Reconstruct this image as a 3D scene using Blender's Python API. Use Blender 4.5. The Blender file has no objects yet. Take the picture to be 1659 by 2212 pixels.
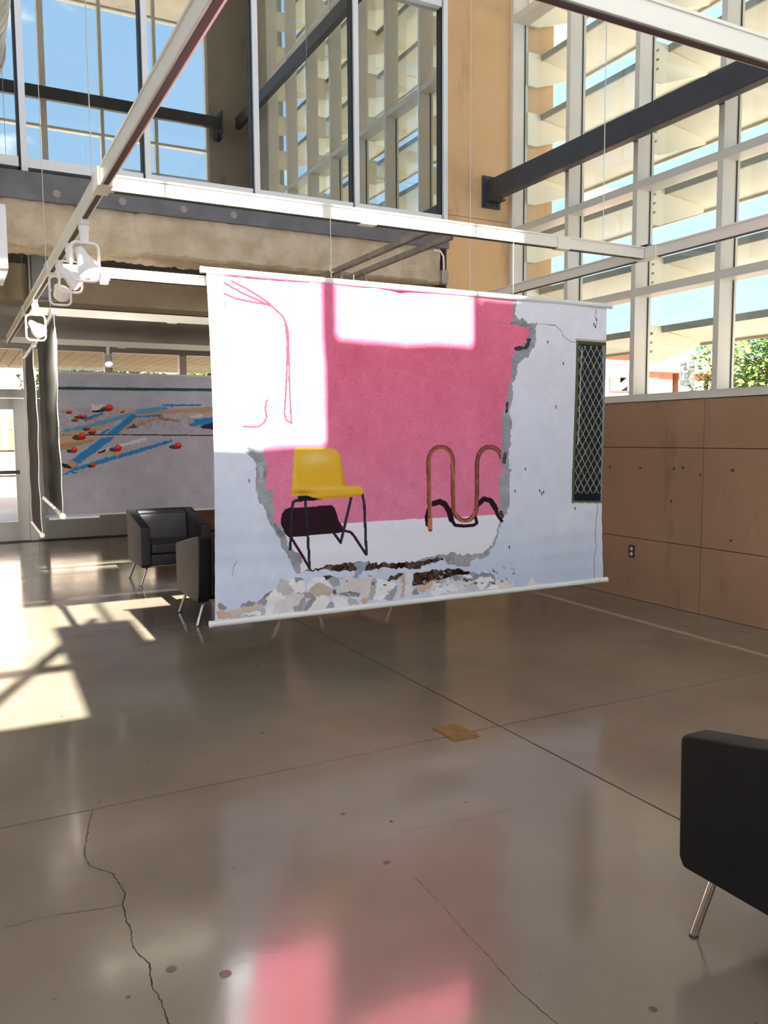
import bpy, bmesh, math, random
import numpy as np
from mathutils import Vector, Matrix, noise as mnoise

random.seed(7); RNG = np.random.default_rng(7)
scene = bpy.context.scene
COL = scene.collection

# ------------------------------------------------------------------ camera
W, H = 1659, 2212
PP = np.array([W / 2, H / 2])
VA = np.array([4230.0, 921.0]); VB = np.array([-110.0, 950.0])     # where the room's two horizontal directions vanish
F = math.sqrt(-float((VA - PP) @ (VB - PP)))
def _dir(v):
    d = np.array([v[0] - PP[0], v[1] - PP[1], F]); return d / np.linalg.norm(d)
_a, _b = _dir(VA), _dir(VB)
_u = np.cross(_b, _a)
if _u[1] > 0: _u = -_u
R3 = np.array([_a, _b, _u]); EYE = np.array([0.0, 0.0, 1.5])
def ray(px, py): return R3 @ np.array([px - PP[0], py - PP[1], F])
def at_z(px, py, z=0.0): d = ray(px, py); return EYE + d * ((z - 1.5) / d[2])
def at_x(px, py, x): d = ray(px, py); return EYE + d * (x / d[0])
def at_y(px, py, y): d = ray(px, py); return EYE + d * (y / d[1])

cd = bpy.data.cameras.new('camera'); cam = bpy.data.objects.new('camera', cd); COL.objects.link(cam)
cd.sensor_fit = 'HORIZONTAL'; cd.sensor_width = 36.0; cd.lens = F / W * 36.0; cd.clip_start = 0.05; cd.clip_end = 500
M = Matrix.Identity(4)
for i in range(3):
    M[i][0] = R3[i][0]; M[i][1] = -R3[i][1]; M[i][2] = -R3[i][2]; M[i][3] = EYE[i]
cam.matrix_world = M
scene.camera = cam

# ------------------------------------------------------------------ sky, sun, exposure
scene.view_settings.view_transform = 'Standard'; scene.view_settings.look = 'None'
scene.view_settings.gamma = 1.0; scene.view_settings.use_curve_mapping = False
scene.view_settings.exposure = 1.2
SUN_DIR = Vector((0.03, 1.0, -0.77)).normalized()

world = bpy.data.worlds.new('sky'); scene.world = world; world.use_nodes = True
wt = world.node_tree; wt.nodes.clear()
wo = wt.nodes.new('ShaderNodeOutputWorld'); wb = wt.nodes.new('ShaderNodeBackground')
tc = wt.nodes.new('ShaderNodeTexCoord'); sx = wt.nodes.new('ShaderNodeSeparateXYZ')
rp = wt.nodes.new('ShaderNodeValToRGB')
rp.color_ramp.elements[0].position = 0.0; rp.color_ramp.elements[0].color = (0.50, 0.74, 1.0, 1)
rp.color_ramp.elements[1].position = 0.7; rp.color_ramp.elements[1].color = (0.36, 0.58, 1.0, 1)
nz = wt.nodes.new('ShaderNodeTexNoise'); nz.inputs['Scale'].default_value = 5.2; nz.inputs['Detail'].default_value = 7
mp = wt.nodes.new('ShaderNodeMapping'); mp.inputs['Scale'].default_value = (1, 1, 2.6); mp.inputs['Location'].default_value = (0.3, 0.1, 0.0)
cr = wt.nodes.new('ShaderNodeValToRGB'); cr.color_ramp.elements[0].position = 0.62; cr.color_ramp.elements[1].position = 0.70
mx = wt.nodes.new('ShaderNodeMix'); mx.data_type = 'RGBA'; mx.inputs[7].default_value = (1.25, 1.25, 1.25, 1)
wt.links.new(tc.outputs['Generated'], sx.inputs[0]); wt.links.new(sx.outputs['Z'], rp.inputs[0])
wt.links.new(tc.outputs['Generated'], mp.inputs[0]); wt.links.new(mp.outputs[0], nz.inputs['Vector'])
wt.links.new(nz.outputs[0], cr.inputs[0]); wt.links.new(cr.outputs[0], mx.inputs[0])
wt.links.new(rp.outputs[0], mx.inputs[6]); wt.links.new(mx.outputs[2], wb.inputs[0]); wt.links.new(wb.outputs[0], wo.inputs[0])
wb.inputs[1].default_value = 0.85

sl = bpy.data.lights.new('sun', 'SUN'); sun = bpy.data.objects.new('sun', sl); COL.objects.link(sun)
sl.energy = 21.0; sl.color = (1.0, 0.93, 0.82); sl.angle = math.radians(0.55)
sun.rotation_euler = SUN_DIR.to_track_quat('-Z', 'Y').to_euler(); sun.location = (0, -20, 20)

# ------------------------------------------------------------------ materials
def lin(c):
    c = np.asarray(c, float) / 255.0
    return np.where(c <= 0.04045, c / 12.92, ((c + 0.055) / 1.055) ** 2.4)
def rgba(c): return tuple(float(v) for v in lin(c)) + (1.0,)
MATS = {}
def mat(name, c1, c2=None, scale=3.0, rough=0.6, metal=0.0, bump=0.0, bscale=None, spec=0.5, detail=4.0, stretch=(1, 1, 1), emit=None, lo=0.35, hi=0.65):
    """procedural principled material: two colours mixed by noise in object/world space, optional bump"""
    if name in MATS: return MATS[name]
    m = bpy.data.materials.new(name); m.use_nodes = True; t = m.node_tree; b = t.nodes['Principled BSDF']
    b.inputs['Roughness'].default_value = rough; b.inputs['Metallic'].default_value = metal
    b.inputs['Specular IOR Level'].default_value = spec
    g = t.nodes.new('ShaderNodeNewGeometry'); mpn = t.nodes.new('ShaderNodeMapping'); mpn.inputs['Scale'].default_value = stretch
    t.links.new(g.outputs['Position'], mpn.inputs[0])
    if c2 is not None:
        n = t.nodes.new('ShaderNodeTexNoise'); n.inputs['Scale'].default_value = scale; n.inputs['Detail'].default_value = detail
        r = t.nodes.new('ShaderNodeValToRGB'); r.color_ramp.elements[0].position = lo; r.color_ramp.elements[1].position = hi
        r.color_ramp.elements[0].color = rgba(c1); r.color_ramp.elements[1].color = rgba(c2)
        t.links.new(mpn.outputs[0], n.inputs['Vector']); t.links.new(n.outputs[0], r.inputs[0]); t.links.new(r.outputs[0], b.inputs['Base Color'])
    else: b.inputs['Base Color'].default_value = rgba(c1)
    if bump:
        n2 = t.nodes.new('ShaderNodeTexNoise'); n2.inputs['Scale'].default_value = bscale or scale * 8; n2.inputs['Detail'].default_value = 5
        bp = t.nodes.new('ShaderNodeBump'); bp.inputs['Strength'].default_value = bump; bp.inputs['Distance'].default_value = 0.02
        t.links.new(mpn.outputs[0], n2.inputs['Vector']); t.links.new(n2.outputs[0], bp.inputs['Height']); t.links.new(bp.outputs[0], b.inputs['Normal'])
    if emit:
        b.inputs['Emission Color'].default_value = rgba(emit[0]); b.inputs['Emission Strength'].default_value = emit[1]
    MATS[name] = m; return m

def glass(name, tint, refl, rough=0.0, graze=0.0):
    m = bpy.data.materials.new(name); m.use_nodes = True; t = m.node_tree; t.nodes.clear()
    o = t.nodes.new('ShaderNodeOutputMaterial'); tr = t.nodes.new('ShaderNodeBsdfTransparent'); gl = t.nodes.new('ShaderNodeBsdfGlossy')
    mxn = t.nodes.new('ShaderNodeMixShader'); tr.inputs[0].default_value = rgba(tint); gl.inputs['Roughness'].default_value = rough
    gl.inputs[0].default_value = (0.93, 0.97, 0.95, 1)
    lw = t.nodes.new('ShaderNodeLayerWeight'); lw.inputs[0].default_value = 0.25
    mr = t.nodes.new('ShaderNodeMapRange'); mr.inputs[3].default_value = refl; mr.inputs[4].default_value = min(1, refl + graze)
    t.links.new(lw.outputs['Facing'], mr.inputs[0]); t.links.new(mr.outputs[0], mxn.inputs[0])
    t.links.new(tr.outputs[0], mxn.inputs[1]); t.links.new(gl.outputs[0], mxn.inputs[2]); t.links.new(mxn.outputs[0], o.inputs[0])
    MATS[name] = m; return m

def concrete_wall(name, c1, c2, stain, rough=0.75):
    """smooth cast concrete: broad mottling plus darker drips with vertical grain and fine pits"""
    m = mat(name, c1, c2, scale=1.1, rough=rough, bump=0.12, bscale=55, detail=6)
    t = m.node_tree; b = t.nodes['Principled BSDF']; src = b.inputs['Base Color'].links[0].from_socket
    g = t.nodes.new('ShaderNodeNewGeometry'); mpn = t.nodes.new('ShaderNodeMapping'); mpn.inputs['Scale'].default_value = (2.2, 2.2, 0.7)
    n = t.nodes.new('ShaderNodeTexNoise'); n.inputs['Scale'].default_value = 1.6; n.inputs['Detail'].default_value = 8; n.inputs['Roughness'].default_value = 0.65
    r = t.nodes.new('ShaderNodeValToRGB'); r.color_ramp.elements[0].position = 0.55; r.color_ramp.elements[1].position = 0.78
    r.color_ramp.elements[1].color = (0.85, 0.85, 0.85, 1)
    x = t.nodes.new('ShaderNodeMix'); x.data_type = 'RGBA'; x.inputs[7].default_value = rgba(stain)
    n3 = t.nodes.new('ShaderNodeTexNoise'); n3.inputs['Scale'].default_value = 26; n3.inputs['Detail'].default_value = 2
    r3 = t.nodes.new('ShaderNodeValToRGB'); r3.color_ramp.elements[0].position = 0.70; r3.color_ramp.elements[1].position = 0.76
    r3.color_ramp.elements[1].color = (0.35, 0.35, 0.35, 1)
    x3 = t.nodes.new('ShaderNodeMix'); x3.data_type = 'RGBA'; x3.inputs[7].default_value = rgba(stain)
    t.links.new(g.outputs['Position'], mpn.inputs[0]); t.links.new(mpn.outputs[0], n.inputs['Vector']); t.links.new(n.outputs[0], r.inputs[0])
    t.links.new(r.outputs[0], x.inputs[0]); t.links.new(src, x.inputs[6])
    t.links.new(g.outputs['Position'], n3.inputs['Vector']); t.links.new(n3.outputs[0], r3.inputs[0]); t.links.new(r3.outputs[0], x3.inputs[0])
    t.links.new(x.outputs[2], x3.inputs[6]); t.links.new(x3.outputs[2], b.inputs['Base Color'])
    return m

def floor_material():
    m = mat('polished_concrete', (120, 111, 99), (138, 129, 115), scale=0.9, rough=0.2, detail=8, bump=0.015, bscale=30, spec=0.5)
    t = m.node_tree; b = t.nodes['Principled BSDF']
    src = b.inputs['Base Color'].links[0].from_socket
    g = t.nodes.new('ShaderNodeNewGeometry')
    n = t.nodes.new('ShaderNodeTexNoise'); n.inputs['Scale'].default_value = 2.3; n.inputs['Detail'].default_value = 6
    mr = t.nodes.new('ShaderNodeMapRange'); mr.inputs[1].default_value = 0.3; mr.inputs[2].default_value = 0.7; mr.inputs[3].default_value = 0.10; mr.inputs[4].default_value = 0.22
    t.links.new(g.outputs['Position'], n.inputs['Vector']); t.links.new(n.outputs[0], mr.inputs[0]); t.links.new(mr.outputs[0], b.inputs['Roughness'])
    n3 = t.nodes.new('ShaderNodeTexNoise'); n3.inputs['Scale'].default_value = 14; n3.inputs['Detail'].default_value = 3
    r3 = t.nodes.new('ShaderNodeValToRGB'); r3.color_ramp.elements[0].position = 0.73; r3.color_ramp.elements[1].position = 0.77
    x3 = t.nodes.new('ShaderNodeMix'); x3.data_type = 'RGBA'; x3.inputs[7].default_value = rgba((84, 74, 64))
    t.links.new(g.outputs['Position'], n3.inputs['Vector']); t.links.new(n3.outputs[0], r3.inputs[0]); t.links.new(r3.outputs[0], x3.inputs[0])
    t.links.new(src, x3.inputs[6]); t.links.new(x3.outputs[2], b.inputs['Base Color'])
    b.inputs['Coat Weight'].default_value = 0.3; b.inputs['Coat Roughness'].default_value = 0.1
    return m

def print_material(name, translucent=0.12):
    m = bpy.data.materials.new(name); m.use_nodes = True; t = m.node_tree; b = t.nodes['Principled BSDF']
    a = t.nodes.new('ShaderNodeAttribute'); a.attribute_name = 'print'
    b.inputs['Roughness'].default_value = 0.85; b.inputs['Specular IOR Level'].default_value = 0.15
    t.links.new(a.outputs['Color'], b.inputs['Base Color'])
    tr = t.nodes.new('ShaderNodeBsdfTranslucent'); t.links.new(a.outputs['Color'], tr.inputs[0])
    mxn = t.nodes.new('ShaderNodeMixShader'); mxn.inputs[0].default_value = translucent
    o = t.nodes['Material Output']; t.links.new(b.outputs[0], mxn.inputs[1]); t.links.new(tr.outputs[0], mxn.inputs[2]); t.links.new(mxn.outputs[0], o.inputs[0])
    MATS[name] = m; return m

def frosted(name, col):
    m = bpy.data.materials.new(name); m.use_nodes = True; t = m.node_tree; t.nodes.clear()
    o = t.nodes.new('ShaderNodeOutputMaterial'); tr = t.nodes.new('ShaderNodeBsdfTranslucent'); df = t.nodes.new('ShaderNodeBsdfDiffuse'); ad = t.nodes.new('ShaderNodeAddShader')
    n = t.nodes.new('ShaderNodeTexNoise'); n.inputs['Scale'].default_value = 60
    r = t.nodes.new('ShaderNodeValToRGB'); r.color_ramp.elements[0].color = tuple(c * 0.95 for c in col) + (1,); r.color_ramp.elements[1].color = tuple(col) + (1,)
    t.links.new(n.outputs[0], r.inputs[0]); t.links.new(r.outputs[0], tr.inputs[0]); df.inputs[0].default_value = (0.3, 0.31, 0.32, 1)
    t.links.new(tr.outputs[0], ad.inputs[0]); t.links.new(df.outputs[0], ad.inputs[1]); t.links.new(ad.outputs[0], o.inputs[0]); MATS[name] = m; return m
M_FROST = frosted('added_frosted_glass', (0.34, 0.365, 0.40))
M_FLOOR = floor_material()
M_JOINT = mat('joint_dark', (44, 36, 30), rough=0.9)
M_TANWALL = concrete_wall('tan_concrete', (164, 126, 98), (178, 139, 109), (112, 90, 73))
M_PIER = concrete_wall('ochre_concrete', (214, 172, 124), (222, 182, 136), (178, 136, 98))
M_GREYCON = concrete_wall('grey_concrete', (160, 150, 138), (176, 166, 152), (120, 110, 100))
M_FRAME = mat('white_frame', (222, 216, 204), rough=0.4)
M_FRAME2 = mat('pale_frame', (232, 232, 236), rough=0.35)
M_GASKET = mat('gasket', (60, 58, 56), rough=0.6)
M_STEEL = mat('painted_black_steel', (58, 58, 64), (66, 66, 72), scale=6, rough=0.45)
M_SLABEDGE = mat('slab_edge_grey', (96, 96, 100), (112, 112, 116), scale=5, rough=0.6, bump=0.05)
M_FIREPROOF = mat('sprayed_fireproofing', (196, 176, 148), (224, 206, 180), scale=5, rough=0.95, bump=1.0, bscale=62, detail=8)
M_DECK = mat('dark_deck', (70, 68, 64), (84, 80, 74), scale=2, rough=0.8)
M_SOFFIT = mat('brown_soffit', (158, 142, 118), (170, 154, 128), scale=3, rough=0.85, bump=0.2)
M_HEADER = mat('grey_header', (186, 180, 168), (194, 188, 176), scale=2, rough=0.7)
M_STOREFRONT = mat('storefront_metal', (200, 197, 188), rough=0.4, metal=0.2)
M_TRACK = mat('track_white', (236, 230, 216), rough=0.35)
M_SLOT = mat('track_slot', (70, 56, 48), rough=0.6)
M_WHITE = mat('lamp_white', (244, 240, 234), rough=0.35)
M_BULB = mat('lamp_bulb', (250, 246, 240), rough=0.2, emit=((255, 244, 226), 0.6))
M_GALV = mat('galvanised', (150, 144, 134), (176, 170, 160), scale=12, rough=0.4, metal=0.6)
M_HOLE = mat('slot_hole', (236, 228, 208), rough=0.5)
M_DUCT = mat('duct_metal', (196, 190, 180), (214, 208, 198), scale=8, rough=0.4, metal=0.4)
M_WIRE = mat('wire', (216, 212, 204), rough=0.3, metal=0.5)
M_ROD = mat('white_rod', (226, 228, 226), rough=0.35)
M_LEATHER = mat('black_leather', (22, 22, 24), (27, 27, 29), scale=9, rough=0.42, bump=0.08, bscale=160, spec=0.35)
M_LEATHER2 = mat('black_leather_side', (24, 24, 25), (28, 28, 29), scale=9, rough=0.5, bump=0.08, bscale=160, spec=0.3)
M_CHROME = mat('chrome', (214, 208, 198), rough=0.14, metal=1.0)
M_BRASS = mat('brass_cover', (150, 122, 74), (168, 140, 90), scale=20, rough=0.4, metal=0.7)
M_LOUVER = mat('louver_cream', (232, 226, 206), (236, 230, 212), scale=1.5, rough=0.6)
M_LOUVEDGE = mat('louver_edge', (150, 150, 146), rough=0.5)  # darker grey stands in for the backlit inner edge
M_LOUVOUT = mat('louver_outer', (196, 182, 156), rough=0.5)
M_BACKCLOTH = mat('banner_back', (80, 79, 73), (92, 90, 82), scale=3, rough=0.9, stretch=(1, 6, 0.3))
M_OUTGROUND = mat('paving', (160, 150, 138), (172, 162, 150), scale=0.6, rough=0.9)
M_OUTWALL = mat('peach_stucco', (176, 124, 98), (186, 134, 108), scale=0.8, rough=0.9)
M_OUTDARK = mat('window_dark', (90, 84, 80), rough=0.3)
M_WOOD = mat('soffit_wood', (196, 168, 116), (214, 188, 138), scale=2.5, rough=0.7, stretch=(1, 6, 1))
M_LEAF = mat('leaf', (70, 100, 34), (112, 138, 56), scale=3, rough=0.7)
M_BARK = mat('bark', (98, 82, 66), (116, 98, 80), scale=8, rough=0.9)
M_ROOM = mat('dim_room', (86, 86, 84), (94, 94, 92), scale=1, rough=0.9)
M_CEIL = mat('hall_ceiling', (186, 180, 170), (194, 188, 178), scale=1, rough=0.9)
G_OUT = glass('clear_glass', (250, 253, 252), 0.03, 0.0, 0.25)
G_IN = glass('reflective_glass', (150, 158, 158), 0.50, 0.0, 0.30)
G_DOOR = glass('door_glass', (246, 250, 250), 0.04, 0.0, 0.2)

# ------------------------------------------------------------------ mesh helpers
def link(o, parent=None):
    COL.objects.link(o)
    if parent is not None: o.parent = parent
    return o
class MB:
    def __init__(s): s.v = []; s.f = []; s.mi = []
    def add(s, verts, faces, mi=0):
        n = len(s.v); s.v += [tuple(map(float, p)) for p in verts]
        s.f += [tuple(i + n for i in f) for f in faces]; s.mi += [mi] * len(faces); return s
    def box(s, x0, x1, y0, y1, z0, z1, mi=0):
        return s.add([(x0, y0, z0), (x1, y0, z0), (x1, y1, z0), (x0, y1, z0), (x0, y0, z1), (x1, y0, z1), (x1, y1, z1), (x0, y1, z1)],
                     [(0, 3, 2, 1), (4, 5, 6, 7), (0, 1, 5, 4), (1, 2, 6, 5), (2, 3, 7, 6), (3, 0, 4, 7)], mi)
    def prism(s, poly, axis, a0, a1, mi=0):
        """2-D polygon extruded along an axis; poly is in the other two axes in cyclic order x,y,z"""
        def P(u, v, w):
            return {'x': (w, u, v), 'y': (u, w, v), 'z': (u, v, w)}[axis]
        n = len(poly); vs = [P(u, v, a0) for u, v in poly] + [P(u, v, a1) for u, v in poly]
        fs = [tuple(range(n)), tuple(range(2 * n - 1, n - 1, -1))] + [(i, i + n, (i + 1) % n + n, (i + 1) % n) for i in range(n)]
        return s.add(vs, fs, mi)
    def tube(s, pts, r, seg=10, mi=0, cap=True, radii=None):
        pts = [Vector(p) for p in pts]; rings = []
        prev = None
        for i, p in enumerate(pts):
            if i == 0: t = pts[1] - p
            elif i == len(pts) - 1: t = p - pts[i - 1]
            else: t = (pts[i + 1] - p).normalized() + (p - pts[i - 1]).normalized()
            t.normalize()
            if prev is None:
                ref = Vector((0, 0, 1)) if abs(t.z) < 0.9 else Vector((1, 0, 0))
                u = t.cross(ref).normalized()
            else: u = (prev - t * prev.dot(t)).normalized()
            prev = u; w = t.cross(u); rr = radii[i] if radii else r
            rings.append([p + (u * math.cos(2 * math.pi * k / seg) + w * math.sin(2 * math.pi * k / seg)) * rr for k in range(seg)])
        vs = [q for ring in rings for q in ring]; fs = []
        for i in range(len(rings) - 1):
            for k in range(seg):
                a, b = i * seg + k, i * seg + (k + 1) % seg; fs.append((a, b, b + seg, a + seg))
        if cap:
            fs.append(tuple(range(seg - 1, -1, -1))); fs.append(tuple(range((len(rings) - 1) * seg, len(rings) * seg)))
        return s.add(vs, fs, mi)
    def lathe(s, prof, origin=(0, 0, 0), axis=(0, 0, 1), seg=20, mi=0):
        ax = Vector(axis).normalized(); ref = Vector((1, 0, 0)) if abs(ax.x) < 0.9 else Vector((0, 1, 0))
        u = ax.cross(ref).normalized(); w = ax.cross(u); o = Vector(origin); vs = []; fs = []
        for r, h in prof:
            for k in range(seg):
                an = 2 * math.pi * k / seg; vs.append(o + ax * h + (u * math.cos(an) + w * math.sin(an)) * r)
        for i in range(len(prof) - 1):
            for k in range(seg):
                a, b = i * seg + k, i * seg + (k + 1) % seg; fs.append((a, a + seg, b + seg, b))
        return s.add(vs, fs, mi)
    def build(s, name, mats, parent=None, smooth=False, bevel=0.0, seg=2):
        me = bpy.data.meshes.new(name); me.from_pydata(s.v, [], s.f)
        for m in (mats if isinstance(mats, (list, tuple)) else [mats]): me.materials.append(m)
        me.polygons.foreach_set('material_index', s.mi)
        me.validate()
        bm = bmesh.new(); bm.from_mesh(me); bmesh.ops.recalc_face_normals(bm, faces=bm.faces)
        if bevel > 0:
            bmesh.ops.bevel(bm, geom=list(bm.edges), offset=bevel, segments=seg, profile=0.6, affect='EDGES', clamp_overlap=True)
        bm.to_mesh(me); bm.free()
        if smooth:
            me.polygons.foreach_set('use_smooth', [True] * len(me.polygons))
            try: me.set_sharp_from_angle(angle=math.radians(40))
            except Exception: pass
        return link(bpy.data.objects.new(name, me), parent)
def box(name, b, m, parent=None, bevel=0.0): return MB().box(*b).build(name, m, parent, bevel=bevel)
def empty(name, loc=(0, 0, 0)):
    o = bpy.data.objects.new(name, None); o.empty_display_size = 0.1; o.location = loc; return link(o)
def tag(o, label=None, cat=None, group=None, kind=None):
    if label: o['label'] = label
    if cat: o['category'] = cat
    if group: o['group'] = group
    if kind: o['kind'] = kind
    return o
def struct(o, label=None): o['kind'] = 'structure'; return tag(o, label)
def share(src, parent, loc=(0, 0, 0)):
    o = bpy.data.objects.new(src.name.split('.')[0], src.data); o.location = loc; return link(o, parent)

# ------------------------------------------------------------------ room dimensions (metres)
XR = 5.50            # inner face of the glazed right wall
YB = 7.49            # plane of the upper back glazing, the pier and the deep beam
YD = 13.15           # plane of the far doors
YF = -1.02           # wall behind the camera
XL = -5.0
ZT = 11.0
TZ = 2.74            # hanging lighting grid
YBAN = 4.29          # large banner

# ------------------------------------------------------------------ floor
fl = struct(box('floor', (XL - 0.2, XR + 0.3, YF - 0.3, YD + 0.2, -0.3, -0.012), M_JOINT), 'polished brown concrete floor with saw-cut joints and cracks')
xs = [XL - 0.2, -3.94, -0.74, 2.46, XR + 0.02]; ys = [YF - 0.2, 0.2, 3.41, 6.55, 9.7, YD + 0.1]
for i in range(4):
    for j in range(5):
        g = 0.0055
        box('floor_slab', (xs[i] + g, xs[i + 1] - g, ys[j] + g, ys[j + 1] - g, -0.011, 0.0), M_FLOOR, fl)
def crack(pts, w):
    P = [at_z(*p)[:2] for p in pts]; Q = []
    for a, b in zip(P[:-1], P[1:]):
        n = max(2, int(np.linalg.norm(b - a) / 0.012))
        for k in range(n): Q.append(a + (b - a) * k / n + RNG.normal(0, 0.0016, 2))
    Q.append(P[-1]); Q = np.array(Q); mb = MB(); vs = []; fs = []
    for i, q in enumerate(Q):
        t = Q[min(i + 1, len(Q) - 1)] - Q[max(i - 1, 0)]; t = t / (np.linalg.norm(t) + 1e-9); nn = np.array([-t[1], t[0]])
        ww = w * (0.35 + 0.65 * random.random()) * (0.3 if i in (0, len(Q) - 1) else 1)
        vs += [(*(q + nn * ww), 0.0006), (*(q - nn * ww), 0.0006)]
        if i: fs.append((2 * i - 2, 2 * i - 1, 2 * i + 1, 2 * i))
    mb.add(vs, fs).build('floor_crack', M_JOINT, fl)
s7 = lambda L: [(x * 0.422, 1660 + y * 0.422) for x, y in L]
crack(s7([(475, 210), (440, 370), (430, 440), (460, 500), (580, 540), (640, 640), (632, 700), (645, 780), (675, 830), (672, 890), (700, 940), (765, 1000), (770, 1070), (780, 1120), (825, 1190), (845, 1250), (875, 1330)]), 0.0026)
crack([(890, 1890), (960, 1960), (1000, 2010), (1060, 2070), (1110, 2130), (1165, 2180), (1220, 2225)], 0.0013)
crack([(0, 2008), (60, 1990), (110, 1978), (200, 1966), (268, 1955)], 0.0012)
crack([(860, 1800), (960, 1778), (1060, 1760), (1130, 1738)], 0.0008)
for px, py, r in [(370, 2094, 0.016), (487, 2104, 0.018), (741, 1758, 0.012), (836, 1864, 0.014), (566, 1584, 0.012), (276, 2154, 0.008), (1410, 2180, 0.012)]:
    p = at_z(px, py); MB().lathe([(0.0, 0.0007), (r * 0.7, 0.0007), (r, 0.0004)], (p[0], p[1], 0), seg=12).build('floor_stain', mat('stain_brown', (96, 84, 72), rough=0.35), fl)

# ------------------------------------------------------------------ right wall: low concrete wall, curtain glazing
wr = struct(box('wall_right', (XR + 0.012, XR + 0.24, YF - 0.3, YB, -0.01, 1.80), M_JOINT), 'low brown concrete wall with formwork joints under the glazing')
zs = [0.0, 0.565, 1.39, 1.80]; yv = [YF - 0.2, 0.0, 2.4, 4.80, 7.2, YB]
for i in range(5):
    for j in range(3):
        g = 0.003; off = (0.0, 0.004, 0.0)[j]
        box('concrete_panel', (XR + off, XR + 0.014, yv[i] + g, yv[i + 1] - g, zs[j] + g, zs[j + 1] - (0 if j == 2 else g)), M_TANWALL, wr)
# tie holes and patches
for px, py, r in [(1475, 1010, 0.012), (1456, 1012, 0.011), (1383, 1011, 0.012), (1582, 1016, 0.014), (1512, 1026, 0.010), (1578, 1168, 0.010), (1317, 1008, 0.012), (1450, 1083, 0.010)]:
    p = at_x(px, py, XR); MB().lathe([(0, 0.003), (r, 0.003), (r, -0.004)], (XR, p[1], p[2]), axis=(-1, 0, 0), seg=10).build('tie_hole', mat('tie_plug', (110, 74, 48), rough=0.8), wr)

w1 = struct(empty('window_1', (XR, 3.0, 1.85)), 'tall pale-framed curtain glazing facing the sun louvers')
GX = XR + 0.155
MY = [7.47, 6.55, 5.63, 4.71, 3.79, 2.87, 1.95, 1.03, 0.11]
TRZ = [1.83, 2.77, 3.70, 5.89, 8.1, ZT - 0.1]
def win_part(name, b, m, root, bevel=0.0):
    o = box(name, b, m, None, bevel); o.parent = root; o.matrix_parent_inverse = Matrix.Translation(-root.location); return o
for y in MY: win_part('mullion', (XR - 0.005, XR + 0.19, y - 0.028, y + 0.028, 1.80, ZT), M_FRAME, w1, 0.003)
for z in TRZ:
    for a, b in zip(MY[1:], MY[:-1]):
        win_part('transom', (XR, XR + 0.185, a + 0.028, b - 0.028, z - 0.035, z + 0.035), M_FRAME, w1)
for k in range(len(TRZ) - 1):
    for a, b in zip(MY[1:], MY[:-1]):
        win_part('glass_pane', (GX, GX + 0.008, a + 0.026, b - 0.026, TRZ[k] + 0.033, TRZ[k + 1] - 0.033), G_OUT, w1)
        if k < 3 and a > 2:
            for yy in (a + 0.03, b - 0.036): win_part('gasket', (GX - 0.012, GX - 0.001, yy, yy + 0.006, TRZ[k] + 0.035, TRZ[k + 1] - 0.035), M_GASKET, w1)
struct(box('trim_1', (XR - 0.012, XR + 0.25, YF, YB, 1.80, 1.815), M_FRAME), 'pale sill strip on top of the low concrete wall')
struct(box('wall_front_corner', (XR, XR + 0.3, YF - 0.25, 0.08, 1.815, ZT), M_GREYCON))
bpy.data.objects['wall_front_corner'].name = 'wall_corner'

# ------------------------------------------------------------------ back: ochre pier, upper glazing, slab edge, fireproofed beam
pier = struct(box('wall_back', (4.70, 6.07, YB + 0.004, YB + 0.55, 0.0, ZT + 0.6), M_JOINT), 'ochre cast concrete pier beside the upper glazing')
pz = [0.0, 2.44, 3.80, 6.24, 8.68, ZT + 0.6]
for k in range(5):
    box('concrete_panel', (4.695, 6.075, YB, YB + 0.02, pz[k] + 0.0025, pz[k + 1] - 0.0025), M_PIER, pier)
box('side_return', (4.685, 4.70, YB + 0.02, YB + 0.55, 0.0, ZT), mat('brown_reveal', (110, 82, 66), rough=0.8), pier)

UZ = [3.74, 5.87, 8.0, 10.1]; UX = [-4.4, -3.38, -2.37, -1.36, -0.35, 0.65, 1.64, 2.63, 3.65, 4.665]
w2 = struct(empty('window_2', (2.0, YB, 3.74)), 'upper interior glazing reflecting the louvers and the sky')
for x in UX: win_part('mullion', (x - 0.025, x + 0.025, YB - 0.03, YB + 0.10, 3.66, ZT), M_FRAME2, w2, 0.003)
for x in UX[1:]: win_part('gasket', (x - 0.045, x - 0.026, YB + 0.0, YB + 0.09, 3.70, ZT), mat('dark_bronze', (40, 34, 30), rough=0.5), w2)
for z in UZ:
    for a, b in zip(UX[:-1], UX[1:]): win_part('transom', (a + 0.025, b - 0.045, YB - 0.025, YB + 0.095, z - 0.04, z + 0.04), M_FRAME2, w2)
for k in range(3):
    for a, b in zip(UX[:-1], UX[1:]): win_part('glass_pane', (a + 0.024, b - 0.044, YB + 0.04, YB + 0.052, UZ[k] + 0.03, UZ[k + 1] - 0.03), G_IN, w2)
struct(box('wall_upper', (XL, 4.68, YB + 0.0, YB + 0.2, 10.15, ZT), M_GREYCON))
# the dim upstairs room behind that glazing
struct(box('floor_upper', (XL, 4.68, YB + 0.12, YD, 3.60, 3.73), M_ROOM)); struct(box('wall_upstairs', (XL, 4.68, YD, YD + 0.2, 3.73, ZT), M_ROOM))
struct(box('wall_upstairs_side', (4.55, 4.68, YB + 0.6, YD, 3.73, ZT), M_ROOM)); bpy.data.objects['wall_upstairs_side'].name = 'wall_upstairs.001'

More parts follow.
